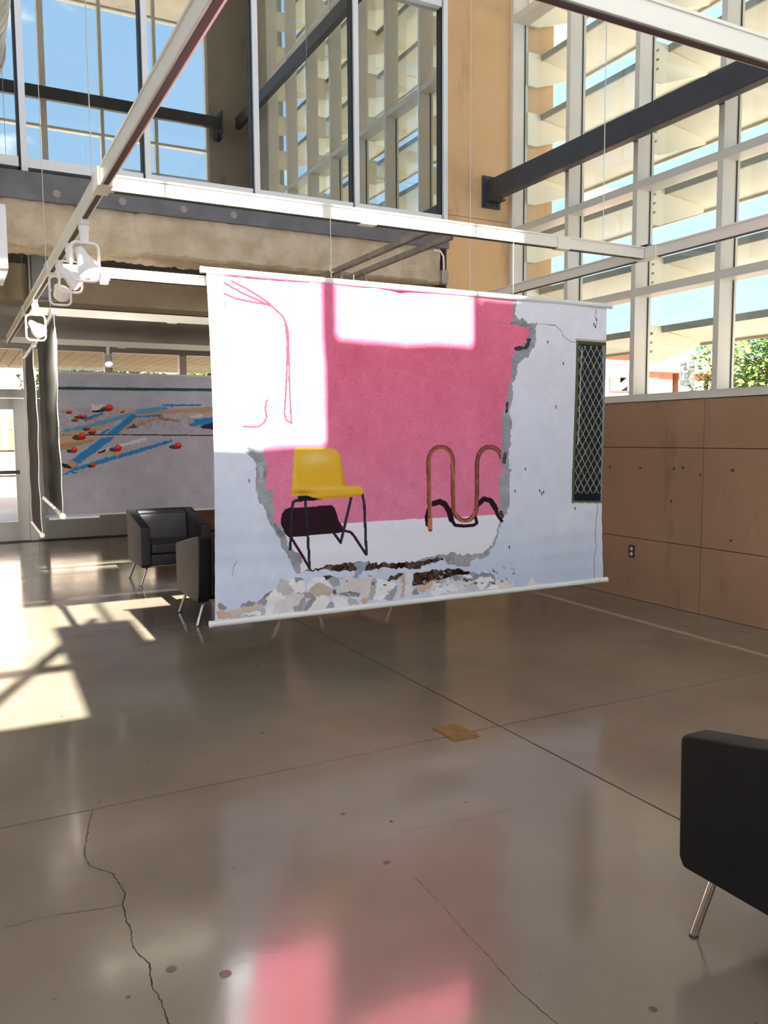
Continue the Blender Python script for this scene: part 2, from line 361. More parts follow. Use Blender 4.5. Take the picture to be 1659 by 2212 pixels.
sb = struct(MB().box(XL, 4.685, YB - 0.06, YB + 0.1, 3.44, 3.66).build('trim_2', M_SLABEDGE), 'dark grey steel slab edge under the upper glazing')
for px, py in [(365, 415), (123, 418), (265, 435), (397, 452), (505, 464)]:
    p = at_y(px, py, YB - 0.06)
    MB().lathe([(0, 0.003), (0.03, 0.003), (0.034, -0.002)], (p[0], YB - 0.06, p[2]), axis=(0, -1, 0), seg=14).build('plug_weld', mat('pale_primer', (150, 146, 138), rough=0.8), sb)

def rough_beam(name, x0, x1, y0, y1, z0, z1, amp):
    nx = 620; prof = [(y0, z1), (y0 - 0.01, (z0 + z1) / 2 + 0.08), (y0, z0 + 0.06), (y0 - 0.015, z0 + 0.025), (y0 + 0.02, z0), (y1 - 0.02, z0), (y1, z0 + 0.05), (y1, z1)]
    P = []
    for a, b in zip(prof[:-1], prof[1:]):
        L = math.hypot(b[0] - a[0], b[1] - a[1]); n = max(1, int(L / 0.035))
        for k in range(n): P.append((a[0] + (b[0] - a[0]) * k / n, a[1] + (b[1] - a[1]) * k / n))
    P.append(prof[-1]); vs = []; fs = []; n = len(P)
    for i in range(nx + 1):
        x = x0 + (x1 - x0) * i / nx
        for (y, z) in P:
            d = mnoise.noise((x * 9, y * 9, z * 9)) * amp + mnoise.noise((x * 30, y * 30, z * 30)) * amp * 0.6
            vs.append((x, y - d, z + d * 0.8))
    for i in range(nx):
        for k in range(n - 1): fs.append((i * n + k, (i + 1) * n + k, (i + 1) * n + k + 1, i * n + k + 1))
    fs += [tuple(range(n)), tuple(nx * n + k for k in range(n - 1, -1, -1))]
    return MB().add(vs, fs).build(name, M_FIREPROOF, smooth=True)
bm1 = rough_beam('fireproofed_beam', XL, 4.60, YB - 0.02, YB + 0.36, 3.08, 3.45, 0.018)
tag(bm1, 'long beige beam with rough sprayed fireproofing under the slab edge', 'beam')
cj = empty('conduit', (4.60, YB + 0.02, 3.2)); tag(cj, 'bent white conduit with grey junction box at the beam end', 'conduit')
o = MB().tube([(4.52, YB - 0.02, 3.42), (4.60, YB - 0.03, 3.41), (4.635, YB - 0.03, 3.36), (4.64, YB - 0.03, 3.22)], 0.011, 8).build('pipe', M_FRAME2, None, True); o.parent = cj; o.matrix_parent_inverse = Matrix.Translation(-cj.location)
o = box('junction_box', (4.60, 4.68, YB - 0.06, YB + 0.02, 3.08, 3.22), M_GALV, None, 0.005); o.parent = cj; o.matrix_parent_inverse = Matrix.Translation(-cj.location)

# ------------------------------------------------------------------ lobby under the slab
struct(box('ceiling', (XL, 4.70, YB + 0.4, YD, 3.55, 3.62), M_DECK), 'dark metal deck over the lobby')
cl = bpy.data.objects['ceiling']
for k in range(16):
    y = YB + 0.5 + k * 0.17
    if y < 10.4: box('deck_rib', (XL, 4.69, y, y + 0.075, 3.50, 3.55), M_DECK, cl)
b2 = MB().box(XL, 4.70, 10.55, 10.95, 3.11, 3.55).build('soffit_beam', M_SOFFIT, bevel=0.01); tag(b2, 'brown plastered beam crossing the lobby ceiling', 'beam')
struct(box('wall_back_lobby', (XL, 5.4, YD - 0.02, YD + 0.2, 2.93, 3.56), M_HEADER)).name = 'wall_header'
struct(box('wall_lobby', (4.70, 4.9, YB + 0.55, YD, 0, 3.6), M_TANWALL))
for z in (3.42,):
    tag(MB().tube([(XL, 9.2, z), (4.6, 9.2, z)], 0.012, 8).build('ceiling_pipe', M_GALV, None, True), 'thin grey pipe running under the lobby deck', 'pipe')
st = empty('hanging_cabinet', (0.75, 9.4, 3.2)); tag(st, 'grey steel box hung from the lobby deck behind the track', 'box')
def under(o, root): o.parent = root; o.matrix_parent_inverse = Matrix.Translation(-root.location); return o
p = at_y(75, 600, 9.4)
under(box('cabinet_body', (p[0] - 0.03, p[0] + 0.16, 9.4, 9.75, 2.98, 3.55), mat('cabinet_grey', (120, 122, 122), rough=0.5), None, 0.005), st)
under(box('side_channel', (p[0] - 0.05, p[0] - 0.028, 9.38, 9.77, 2.94, 3.5), M_STEEL), st)
under(MB().tube([(p[0] - 0.05, 9.36, 2.95), (p[0], 9.36, 2.93), (p[0] + 0.2, 9.36, 2.94)], 0.01, 6).build('bracket_rod', M_GALV), st)

# storefront at the far end
w3 = struct(empty('window_3', (2.2, YD, 2.45)), 'clerestory strip of the grey storefront')
VX = [-4.5, -3.4, -2.3, -1.2, -0.06, 1.05, 2.19, 3.32, 4.45]
for x in VX: win_part('mullion', (x - 0.055, x + 0.055, YD - 0.06, YD + 0.08, 0.0, 2.93), M_STOREFRONT, w3, 0.004)
for a, b in zip(VX[:-1], VX[1:]):
    win_part('transom', (a + 0.055, b - 0.055, YD - 0.055, YD + 0.075, 2.80, 2.93), M_STOREFRONT, w3)
    win_part('transom', (a + 0.055, b - 0.055, YD - 0.055, YD + 0.075, 2.10, 2.22), M_STOREFRONT, w3)
    win_part('glass_pane', (a + 0.05, b - 0.05, YD + 0.0, YD + 0.01, 2.21, 2.81), G_DOOR, w3)
sp = struct(box('wall_panel', (2.80, 4.70, YD - 0.03, YD + 0.05, 0.0, 2.10), M_TANWALL)); sp.name = 'wall_storefront'
for k, (a, b) in enumerate(zip(VX[:-1], VX[1:])):
    if k >= 6: break
    d = struct(empty('door_%d' % (k + 1), ((a + b) / 2, YD, 0)), 'grey framed glass storefront door leaf')
    x0, x1 = a + 0.06, b - 0.06
    win_part('stile', (x0, x0 + 0.15, YD - 0.03, YD + 0.03, 0.02, 2.09), M_STOREFRONT, d, 0.003)
    win_part('stile', (x1 - 0.15, x1, YD - 0.03, YD + 0.03, 0.02, 2.09), M_STOREFRONT, d, 0.003)
    win_part('top_rail', (x0 + 0.15, x1 - 0.15, YD - 0.03, YD + 0.03, 1.93, 2.09), M_STOREFRONT, d)
    win_part('bottom_rail', (x0 + 0.15, x1 - 0.15, YD - 0.03, YD + 0.03, 0.02, 0.30), M_STOREFRONT, d)
    win_part('glass_pane', (x0 + 0.145, x1 - 0.145, YD - 0.004, YD + 0.004, 0.295, 1.935), G_DOOR, d)
    win_part('push_bar', (x0 + 0.1, x1 - 0.1, YD - 0.1, YD - 0.06, 1.0, 1.05), M_STEEL, d)
    for xx in (x0 + 0.11, x1 - 0.13): win_part('bar_bracket', (xx, xx + 0.02, YD - 0.07, YD - 0.028, 1.0, 1.05), M_STEEL, d)
    if k in (3, 4): win_part('door_closer', (x0 + 0.05, x0 + 0.35, YD - 0.09, YD - 0.03, 2.0, 2.06), M_STEEL, d)
win_part('side_panel', (2.245, 2.79, YD - 0.03, YD + 0.03, 0.02, 0.55), M_STOREFRONT, w3); win_part('glass_pane', (2.245, 2.79, YD - 0.004, YD + 0.004, 0.55, 2.1), G_DOOR, w3)
struct(box('trim_3', (XL, 4.7, YD - 0.08, YD + 0.1, 0.0, 0.018), M_STEEL), 'dark threshold under the doors')

# ------------------------------------------------------------------ wall behind the camera, left wall, roof
wf = struct(empty('wall_front', (0, YF, 0)), 'low wall behind the viewer with added frosted panels, steps shaped for the sun patches')
def wfb(x0, x1, z0, z1):
    zc = z1 if x0 > 4.5 else 1.0
    win_part('wall_piece', (x0, x1, YF - 0.2, YF, z0, zc), M_GREYCON, wf)
    if zc < z1:                              # added frosted panels that turn sun into fill light for the hall
        n = max(1, round((x1 - x0) / 0.95)); w = (x1 - x0) / n
        for k in range(n):
            for j in range(3):
                h = (z1 - zc) / 3; win_part('added_frosted_panel', (x0 + k * w + 0.004, x0 + (k + 1) * w - 0.004, YF - 0.04, YF, zc + j * h + 0.004, zc + (j + 1) * h - (0.004 if j < 2 else 0)), M_FROST, wf)
            win_part('panel_rail', (x0 + k * w - 0.02, x0 + k * w + 0.02, YF - 0.12, YF - 0.04, zc, z1), M_FRAME, wf)
wfb(XL, 0.44, 0, 4.33); wfb(0.44, 1.03, 0, 6.15); wfb(1.03, 1.73, 0, 5.55); wfb(1.73, 2.78, 0, 6.15); wfb(2.78, 4.71, 0, 6.45)  # step heights shaped so the sun patches land on banner and floor
wfb(4.71, 5.5, 0, ZT)
w4 = struct(empty('window_4', (1, YF, 6.2)), 'tall gridded glazing behind the viewer')
FX = [-3.95, -2.98, -2.02, -1.05, -0.10, 0.86, 1.75, 2.74, 3.71, 4.69]
for x in FX:
    zb = 4.33 if x < 0.44 else (5.55 if 1.03 < x < 1.73 else 6.15)
    hw = 0.05 if abs(x - 1.75) < 0.1 else 0.03
    win_part('mullion', (x - hw, x + hw, YF - 0.16, YF - 0.02, zb, ZT), M_FRAME, w4)
for z in (7.0, 9.24):
    for a, b in zip(FX[:-1], FX[1:]): win_part('transom', (a + 0.03, b - 0.03, YF - 0.15, YF - 0.03, z - 0.022, z + 0.022), M_FRAME, w4)
for a, b in zip(FX[:-1], FX[1:]):
    z0 = 4.33 if a < 0.3 else 5.55
    for u, v in ((z0, 6.98), (7.02, 9.22), (9.27, ZT)):
        win_part('glass_pane', (a + 0.028, b - 0.028, YF - 0.10, YF - 0.09, u, v), G_OUT, w4)
win_part('transom', (XL, 0.44, YF - 0.15, YF - 0.03, 5.2, 5.26), M_FRAME, w4)
tag(under(MB().tube([(-0.55, YF - 0.3, 3.9), (0.75, YF - 0.3, 6.5)], 0.05, 8).build('added_shadow_bar', M_STEEL), wf))  # added bar outside, casts the diagonal shadow band on the floor
wl = struct(empty('wall_left', (XL, 3, 0)), 'grey concrete wall with an added high window')
for b in ((XL - 0.2, XL, YF - 0.2, YD + 0.2, 0, 3.70), (XL - 0.2, XL, YF - 0.2, 2.73, 3.70, ZT), (XL - 0.2, XL, 7.3, YD + 0.2, 3.70, ZT)): win_part('wall_piece', b, M_GREYCON, wl)
w5 = struct(empty('added_window', (XL, 3, 1.85)), 'added unseen glazing of the left wall, brings in sky light')
LY = [2.76 + 0.91 * k for k in range(6)]  # invented window, added for more sky light in the hall
for y in LY: win_part('mullion', (XL - 0.17, XL, y - 0.028, y + 0.028, 3.70, ZT), M_FRAME, w5)
for k, (z0, z1) in enumerate(zip([3.73, 5.89, 8.1], [5.89, 8.1, ZT])):
    for a, b in zip(LY[:-1], LY[1:]):
        win_part('transom', (XL - 0.16, XL - 0.01, a + 0.028, b - 0.028, z0 - 0.03, z0 + 0.03), M_FRAME, w5)
        win_part('glass_pane', (XL - 0.1, XL - 0.092, a + 0.026, b - 0.026, z0 + 0.03, z1 - 0.03), G_OUT, w5)
struct(box('ceiling_hall', (XL - 0.2, XR + 0.3, YF - 0.2, YD + 0.2, ZT, ZT + 0.3), M_CEIL)).name = 'ceiling'
# added unseen canopy that blocks the sun; its opening lights the second track
cp = empty('sun_block_canopy', (0, -6, 14)); tag(cp, 'added high canopy outside the front glazing, cuts off the upper sun', 'canopy')
yg0, yg1, xg0, xg1 = YF - 7.58, YF - 6.76, 0.35, 1.35
for b in ((2.75, 9, YF - 10.1, YF - 9.1, 14, 14.3), (-8, 9, YF - 9.1, yg0, 14, 14.3), (-8, 9, yg1, YF - 0.2, 14, 14.3), (-8, xg0, yg0, yg1, 14, 14.3), (xg1, 9, yg0, yg1, 14, 14.3)):
    under(box('sun_block_slab', b, M_GREYCON), cp)
for x in (-7.6, 8.4): under(MB().tube([(x, YF - 8.8, -0.1), (x, YF - 8.8, 14)], 0.18, 12).build('column', M_STEEL), cp)
under(box('wall_tie', (-8, 9, YF - 0.2, YF + 0.1, 14.0, 14.3), M_GREYCON), cp)

# black steel beams along the glazing
def steel_beam(name, label, pts, end):
    r = empty(name, pts[0]); tag(r, label, 'beam')
    (x0, y0, z0), (x1, y1, z1) = pts
    if abs(x1 - x0) > abs(y1 - y0): under(box('beam_tube', (min(x0, x1), max(x0, x1), y0 - 0.05, y0 + 0.05, z0 - 0.105, z0 + 0.105), M_STEEL, None, 0.008), r)
    else: under(box('beam_tube', (x0 - 0.05, x0 + 0.05, min(y0, y1), max(y0, y1), z0 - 0.105, z0 + 0.105), M_STEEL, None, 0.008), r)
    return r
r = steel_beam('steel_beam', 'black steel tube beam running along the right glazing to the pier', ((5.24, YB - 0.02, 4.10), (5.24, 0.05, 4.10)), 'y')
under(box('end_plate', (5.13, 5.36, YB - 0.022, YB - 0.0, 3.92, 4.25), M_STEEL, None, 0.003), r)
under(box('bracket', (5.17, 5.33, YB - 0.16, YB - 0.02, 3.975, 3.994), M_STEEL), r)
for x in (5.16, 5.245, 5.325):
    for z in (3.95, 4.225): under(MB().lathe([(0.016, 0), (0.016, 0.012), (0, 0.013)], (x, YB - 0.022, z), (0, -1, 0), 6).build('bolt', M_STEEL), r)
for y in MY[1:-1]: under(box('stand_off', (5.29, XR + 0.0, y - 0.02, y + 0.02, 4.08, 4.12), M_STEEL), r)
r = steel_beam('steel_beam', 'upper black steel beam along the right glazing, seen in the reflection', ((5.24, YB - 0.02, 7.55), (5.24, -0.9, 7.55)), 'y')
under(box('end_plate', (5.13, 5.36, YB - 0.022, YB, 7.37, 7.72), M_STEEL), r)
r = steel_beam('steel_beam', 'black steel beam across the window behind the viewer, seen in the reflection', ((4.85, YF + 0.25, 7.45), (XL, YF + 0.25, 7.45)), 'x')
under(box('end_plate', (4.84, 4.87, YF, YF + 0.36, 7.25, 7.65), M_STEEL), r)
under(box('bracket', (4.80, 4.90, YF, YF + 0.2, 7.2, 7.3), M_STEEL), r)

# ------------------------------------------------------------------ sun louvers outside the right glazing
ordn = ['lowest', 'second', 'third', 'fourth', 'fifth', 'sixth', 'seventh', 'eighth', 'ninth', 'tenth', 'eleventh', 'twelfth', 'thirteenth']
blade_me = None
for k in range(13):
    z = 2.50 + 0.617 * k; y0, y1 = 0.15, YB - 0.01
    r = empty('sun_louver', (XR + 0.35, 4.0, z))
    tag(r, ('lowest' if k == 0 else ordn[k] + ' from the bottom') + ' of the cream louvers outside the right glazing', 'louver', 'sun louvers outside the right glazing')
    if k == 0:
        blade = MB().prism([(0.02, -0.045), (0.56, -0.125), (0.56, -0.10), (0.02, -0.02)], 'y', y0 - 4.0, y1 - 4.0).build('blade', M_LOUVER, r)
        inner = MB().box(0.0, 0.02, y0 - 4, y1 - 4, -0.062, 0.0).build('inner_edge', M_LOUVEDGE, r)
        outer = MB().box(0.56, 0.585, y0 - 4, y1 - 4, -0.15, -0.085).build('outer_edge', M_LOUVOUT, r)
        brk = MB().prism([(-0.17, 0.0), (-0.17, -0.34), (-0.05, -0.34), (0.50, -0.165), (0.50, -0.115), (0.02, -0.05), (-0.02, 0.0)], 'y', -0.012, 0.012).build('bracket', M_LOUVER, r)
        blt = MB().lathe([(0.012, 0), (0.012, 0.02), (0.0, 0.022)], (0, 0, 0), (0, -1, 0), 6).build('bolt', M_GALV, r)
        brk.location = (0, MY[0] - 4.0 - 0.04, 0); blt.location = (-0.14, MY[2] - 4 - 0.012, -0.08)
        ys_b = (MY[2], MY[4], MY[6], MY[8])
    else:
        for q in (blade, inner, outer): share(q, r)
        share(brk, r, (0, MY[0] - 4.0 - 0.04, 0)); ys_b = (MY[2], MY[4], MY[6], MY[8])
    for yb in ys_b:
        share(brk, r, (0, yb - 4.0, 0))
        if yb in (MY[2], MY[4]) and k < 6:
            for zz in (-0.08, -0.16, -0.24): share(blt, r, (-0.14, yb - 4.0 - 0.012, zz))

# ------------------------------------------------------------------ hanging lighting grid
def track_x(label, x0, x1, y, z=TZ, slot=True):
    r = empty('lighting_track', (x0, y, z)); tag(r, label, 'track', 'white lighting track grid')
    L = x1 - x0
    MB().box(0, L, -0.024, 0.024, -0.03, 0.042).build('rail', M_TRACK, r, bevel=0.004)
    MB().box(0.02, L - 0.02, -0.012, 0.012, -0.034, -0.0295).build('slot', M_SLOT, r)
    MB().box(0, L, -0.030, 0.030, 0.036, 0.046).build('top_flange', M_TRACK, r)
    n = max(1, int(L / 1.2))
    for k in range(1, n + 1 if y > 3 else 1):
        MB().box(k * L / (n + 0.5) - 0.05, k * L / (n + 0.5) + 0.05, -0.029, 0.029, -0.036, 0.046).build('coupler', M_TRACK, r)
    return r
def track_y(label, x, y0, y1, z=TZ):
    r = empty('lighting_track', (x, y0, z)); tag(r, label, 'track', 'white lighting track grid'); L = y1 - y0
    MB().box(-0.024, 0.024, 0, L, -0.03, 0.042).build('rail', M_TRACK, r, bevel=0.004)
    MB().box(-0.012, 0.012, 0.02, L - 0.02, -0.034, -0.0295).build('slot', M_SLOT, r)
    MB().box(-0.030, 0.030, 0, L, 0.036, 0.046).build('top_flange', M_TRACK, r)
    for c in (4.29, 6.62, 8.85):
        if y0 < c < y1: MB().box(-0.036, 0.036, c - y0 - 0.09, c - y0 + 0.09, -0.037, 0.047).build('coupler', M_TRACK, r)
    return r
XTL, XTR = 0.72, 4.33
track_y('long white track running into the depth at the left, carrying the caged lamps', XTL, 0.4, 11.45)
track_y('white track running along the right glazing from the corner above the banner', XTR, 0.4, 7.0)
track_x('bright white track directly above the pink banner', XTL + 0.04, XTR - 0.04, YBAN + 0.03)
track_x('white track crossing the upper right corner close to the viewer', XTL + 0.04, XTR - 0.04, 1.92)
track_x('white track just behind the spherical lamp cluster, left of the pink banner', XTL + 0.04, XTR - 0.04, 6.62)
track_x('white track above the dark side banner, in the lobby', XTL + 0.04, 4.2, 8.85)
track_x('farthest white track in front of the storefront, carrying one lamp', XTL - 0.02, 4.2, 11.5)
for c in ((XTR, YBAN + 0.03),):
    tag(box('corner_connector', (c[0] - 0.04, c[0] + 0.04, c[1] - 0.05, c[1] + 0.05, TZ + 0.047, TZ + 0.062), M_STEEL), 'dark connector plate at the track corner by the right glazing', 'connector')

def strut(label, x, z, y0, y1):
    r = empty('perforated_strut', (x, y0, z)); tag(r, label, 'strut', 'perforated steel struts'); L = y1 - y0
    MB().box(-0.0205, -0.017, 0, L, -0.02, 0.021).build('flange', M_GALV, r); MB().box(0.017, 0.0205, 0, L, -0.02, 0.021).build('flange', M_GALV, r)
    web = MB(); n = int(L / 0.05)
    for k in range(n):       # punched web: rungs between the slots
        web.box(-0.017, 0.017, k * 0.05, k * 0.05 + 0.022, -0.02, -0.016)
    web.box(-0.017, -0.007, 0, L, -0.0199, -0.0161).box(0.007, 0.017, 0, L, -0.0199, -0.0161)
    web.build('slotted_web', M_GALV, r)
    for yy in (6.62, 8.85): MB().box(-0.012, 0.012, yy - y0 - 0.012, yy - y0 + 0.012, TZ + 0.044 - z, -0.018).build('track_clamp', M_GALV, r)
strut('left of two perforated steel struts above the pink banner', 3.07, 2.95, 5.12, 9.3)
strut('right of two perforated steel struts above the pink banner', 3.31, 2.95, 5.22, 9.3)

def wire(label, a, b, r=0.0016):
    w = MB().tube([a, b], r, 6).build('hanging_wire', M_WIRE); tag(w, label, 'wire', 'thin suspension wires'); return w
wire('thin wire holding the long left track near the lamps', (XTL, 4.6, TZ + 0.04), (XTL, 4.6, 7.49), 0.003)
wire('thin wire holding the left track nearest the duct', (XTL, 6.9, TZ + 0.04), (XTL, 6.9, 7.49), 0.0028)
wire('thin wire holding the right track in front of the glazing', (XTR, 4.75, TZ + 0.04), (XTR, 4.75, 10.9), 0.003)
wire('thin wire tied to the middle of the pink banner top rod', (1.93, YBAN, 2.385), (1.93, YBAN, TZ - 0.03), 0.0018)
wire('thin wire by the right end of the pink banner top rod', (3.18, YBAN, 2.385), (3.18, YBAN, TZ - 0.03), 0.0018)
wire('thin wire hanging beside the pier to the right track', (XTR, 6.5, TZ + 0.04), (XTR, 6.5, 10.9), 0.002)
wire('thin rod hanging the left track from the lobby deck', (XTL, 8.3, TZ + 0.04), (XTL, 8.3, 3.55), 0.006)
wire('thin wire hanging the dark side banner from the lobby deck', (0.90, 8.4, 2.67), (0.90, 8.4, 3.55), 0.002)
hk = MB().tube([(1.93, YBAN, 2.41), (1.94, YBAN, 2.42), (1.93, YBAN, 2.43), (1.92, YBAN, 2.42), (1.93, YBAN, 2.41)], 0.003, 6).build('wire_hook', M_CHROME); tag(hk, 'small ring hook tying the wire to the pink banner rod', 'hook')

# ------------------------------------------------------------------ caged track lamps
def lamp(label, base, aim, s=1.0, power=0.0):
    r = empty('track_lamp', base); tag(r, label, 'lamp', 'white caged track lamps')
    MB().box(-0.02 * s, 0.02 * s, -0.05 * s, 0.05 * s, -0.03 * s, 0.0).build('adapter', M_WHITE, r, bevel=0.004)
    MB().lathe([(0.0, -0.03 * s), (0.028 * s, -0.03 * s), (0.031 * s, -0.05 * s), (0.026 * s, -0.06 * s), (0.024 * s, -0.13 * s), (0.0, -0.13 * s)], seg=16).build('stem', M_WHITE, r, True)
    # rounded-rectangle hoop
    hoop = []; w, h, rr = 0.075 * s, 0.21 * s, 0.035 * s; z0 = -0.12 * s
    for cx, cz, a0 in ((w - rr, -rr, 0), (w - rr, -h + rr, -90), (-w + rr, -h + rr, -180), (-w + rr, -rr, -270)):
        for q in range(6):
            an = math.radians(a0 + 90 - q * 18); hoop.append((cx + rr * math.cos(an), 0, cz + rr * math.sin(an) + z0))
    hoop.append(hoop[0]); MB().tube(hoop, 0.0085 * s, 8).build('hoop', M_WHITE, r, True)
    ax = Vector(aim).normalized(); c = Vector((0, 0, -0.225 * s)); o = c - ax * 0.07 * s
    MB().lathe([(0.0, -0.02 * s), (0.022 * s, -0.015 * s), (0.03 * s, 0.01 * s), (0.036 * s, 0.045 * s), (0.055 * s, 0.09 * s), (0.064 * s, 0.125 * s), (0.062 * s, 0.14 * s)], o, ax, 20).build('lamp_head', M_WHITE, r, True)
    MB().lathe([(0.062 * s, 0.138 * s), (0.045 * s, 0.150 * s), (0.0, 0.156 * s)], o, ax, 20).build('bulb', M_BULB, r, True)
    for q in (-1, 1): MB().lathe([(0, 0), (0.012 * s, 0.0), (0.012 * s, 0.016 * s), (0, 0.018 * s)], (q * 0.062 * s, 0, -0.225 * s), (q, 0, 0), 10).build('pivot_knob', M_WHITE, r)
    if power:
        ld = bpy.data.lights.new('lamp_light', 'SPOT'); ld.energy = power; ld.spot_size = math.radians(80); ld.spot_blend = 0.6; ld.color = (1.0, 0.93, 0.84); ld.shadow_soft_size = 0.05
        lo_ = bpy.data.objects.new('lamp_light', ld); link(lo_, r); lo_.location = o + ax * 0.17 * s; lo_.rotation_euler = ax.to_track_quat('-Z', 'Y').to_euler()
    return r
def on_TL(py_px):  # y of a point of the left track from its image row
    best = min(((abs((lambda c: PP[1] + F * c[1] / c[2])(R3.T @ (np.array([XTL, y, TZ - 0.03]) - EYE)) - py_px), y) for y in np.arange(1.0, 11.4, 0.02)))
    return best[1]
lamp('nearest caged lamp on the left track, hanging lowest', (XTL + 0.0, on_TL(475), TZ - 0.03), (0.35, -0.25, -0.9), 1.0)
lamp('caged lamp half hidden behind the nearest one on the left track', (XTL, on_TL(527), TZ - 0.03), (0.8, -0.1, -0.6), 0.9)
lamp('caged lamp where the second cross track meets the left track', (XTL, on_TL(562), TZ - 0.03), (0.33, 0.92, -0.22), 0.9, 100)
lamp('farthest caged lamp on the left track, beside the dark banner', (XTL, on_TL(648), TZ - 0.03), (0.57, 0.8, -0.4), 1.05, 120)
p = at_y(233, 757, 11.5); lamp('small lamp on the farthest track in front of the storefront', (p[0], 11.5, TZ - 0.03), (0.0, -0.6, -0.8), 0.8)
p = at_y(216, 603, 6.62); tag(MB().box(p[0] - 0.07, p[0] + 0.07, 6.59, 6.65, TZ - 0.05, TZ - 0.034).box(p[0] + 0.0, p[0] + 0.06, 6.595, 6.645, TZ - 0.075, TZ - 0.05).build('track_adapter', M_WHITE, bevel=0.006), 'empty white adapter under the second cross track', 'adapter')
fx = empty('wall_washer', (0.2, 5.0, 2.4)); tag(fx, 'white box-shaped lamp cut by the left edge of the view', 'lamp')
under(box('housing', (0.10, 0.33, 4.98, 5.2, 2.42, 2.76), M_WHITE, None, 0.006), fx)
under(MB().prism([(0.12, 2.42), (0.33, 2.42), (0.31, 2.36), (0.14, 2.36)], 'y', 5.0, 5.18).build('lower_visor', M_TRACK), fx)
under(MB().tube([(0.2, 5.09, 2.76), (0.2, 5.09, 3.63)], 0.012, 8).build('stem', M_WHITE), fx)
under(box('canopy', (0.15, 0.25, 5.04, 5.14, 3.62, 3.652), M_WHITE), fx)

# ------------------------------------------------------------------ spiral duct, upper left
def duct():
    cx, cz, r0 = 0.112, 3.95, 0.30; y0, y1 = 3.5, YB - 0.07; n = 300; seg = 40; vs = []; fs = []
    for i in range(n + 1):
        y = y0 + (y1 - y0) * i / n
        for k in range(seg):
            t = k / seg; ph = (y / 0.14 - t) % 1.0; rr = r0 + (0.010 if ph < 0.14 else 0.0)
            vs.append((cx + rr * math.cos(2 * math.pi * t), y, cz + rr * math.sin(2 * math.pi * t)))
    for i in range(n):
        for k in range(seg): fs.append((i * seg + k, i * seg + (k + 1) % seg, (i + 1) * seg + (k + 1) % seg, (i + 1) * seg + k))
    fs.append(tuple(range(seg))); fs.append(tuple(n * seg + k for k in range(seg - 1, -1, -1)))
    r = empty('spiral_duct', (cx, 3.0, cz)); tag(r, 'big round spiral-seam air duct in the upper left corner', 'duct')
    under(MB().add(vs, fs).build('duct_body', M_DUCT, None, True), r)
    for y in (4.0, 5.9): under(MB().tube([(cx, y, cz + r0), (cx, y, ZT)], 0.006, 6).build('hanger_rod', M_GALV), r)
    for y in (4.0, 5.9): under(MB().tube([(cx + (r0 + 0.014) * math.cos(a), y, cz + (r0 + 0.014) * math.sin(a)) for a in np.linspace(0, 2 * math.pi, 33)], 0.012, 6, cap=False).build('hanger_strap', M_GALV), r)
duct()

# ------------------------------------------------------------------ printed banners
def to_px(x, y, z):
    X = np.asarray(x) - EYE[0]; Y = np.asarray(y) - EYE[1]; Z = np.asarray(z) - EYE[2]
    c = [R3[0][i] * X + R3[1][i] * Y + R3[2][i] * Z for i in range(3)]
    return PP[0] + F * c[0] / c[2], PP[1] + F * c[1] / c[2]
def in_poly(PX, PY, poly):
    poly = np.asarray(poly, float); inside = np.zeros(PX.shape, bool); n = len(poly); j = n - 1
    x0, x1, y0, y1 = poly[:, 0].min(), poly[:, 0].max(), poly[:, 1].min(), poly[:, 1].max()
    sel = (PX >= x0) & (PX <= x1) & (PY >= y0) & (PY <= y1)
    px, py = PX[sel], PY[sel]; ins = np.zeros(px.shape, bool)
    for i in range(n):
        xi, yi = poly[i]; xj, yj = poly[j]
        if yi != yj:
            c = ((yi > py) != (yj > py)) & (px < (xj - xi) * (py - yi) / (yj - yi) + xi); ins ^= c
        j = i
    inside[sel] = ins; return inside
def near_line(PX, PY, pts, w):
    D = np.full(PX.shape, 1e9)
    for (ax, ay), (bx, by) in zip(pts[:-1], pts[1:]):
        m = (PX > min(ax, bx) - w) & (PX < max(ax, bx) + w) & (PY > min(ay, by) - w) & (PY < max(ay, by) + w)
        if not m.any(): continue
        dx, dy = bx - ax, by - ay; L = dx * dx + dy * dy + 1e-9
        t = np.clip(((PX[m] - ax) * dx + (PY[m] - ay) * dy) / L, 0, 1)
        D[m] = np.minimum(D[m], np.hypot(PX[m] - ax - t * dx, PY[m] - ay - t * dy))
    return D
def smooth_noise(shape, cell, seed=0):
    r = np.random.default_rng(seed); gy, gx = int(shape[0] / cell) + 3, int(shape[1] / cell) + 3
    g = r.normal(0, 1, (gy, gx)); yy, xx = np.mgrid[0:shape[0], 0:shape[1]] / cell
    iy, ix = yy.astype(int), xx.astype(int); fy, fx = yy - iy, xx - ix; fy = fy * fy * (3 - 2 * fy); fx = fx * fx * (3 - 2 * fx)
    return (g[iy, ix] * (1 - fy) * (1 - fx) + g[iy + 1, ix] * fy * (1 - fx) + g[iy, ix + 1] * (1 - fy) * fx + g[iy + 1, ix + 1] * fy * fx)
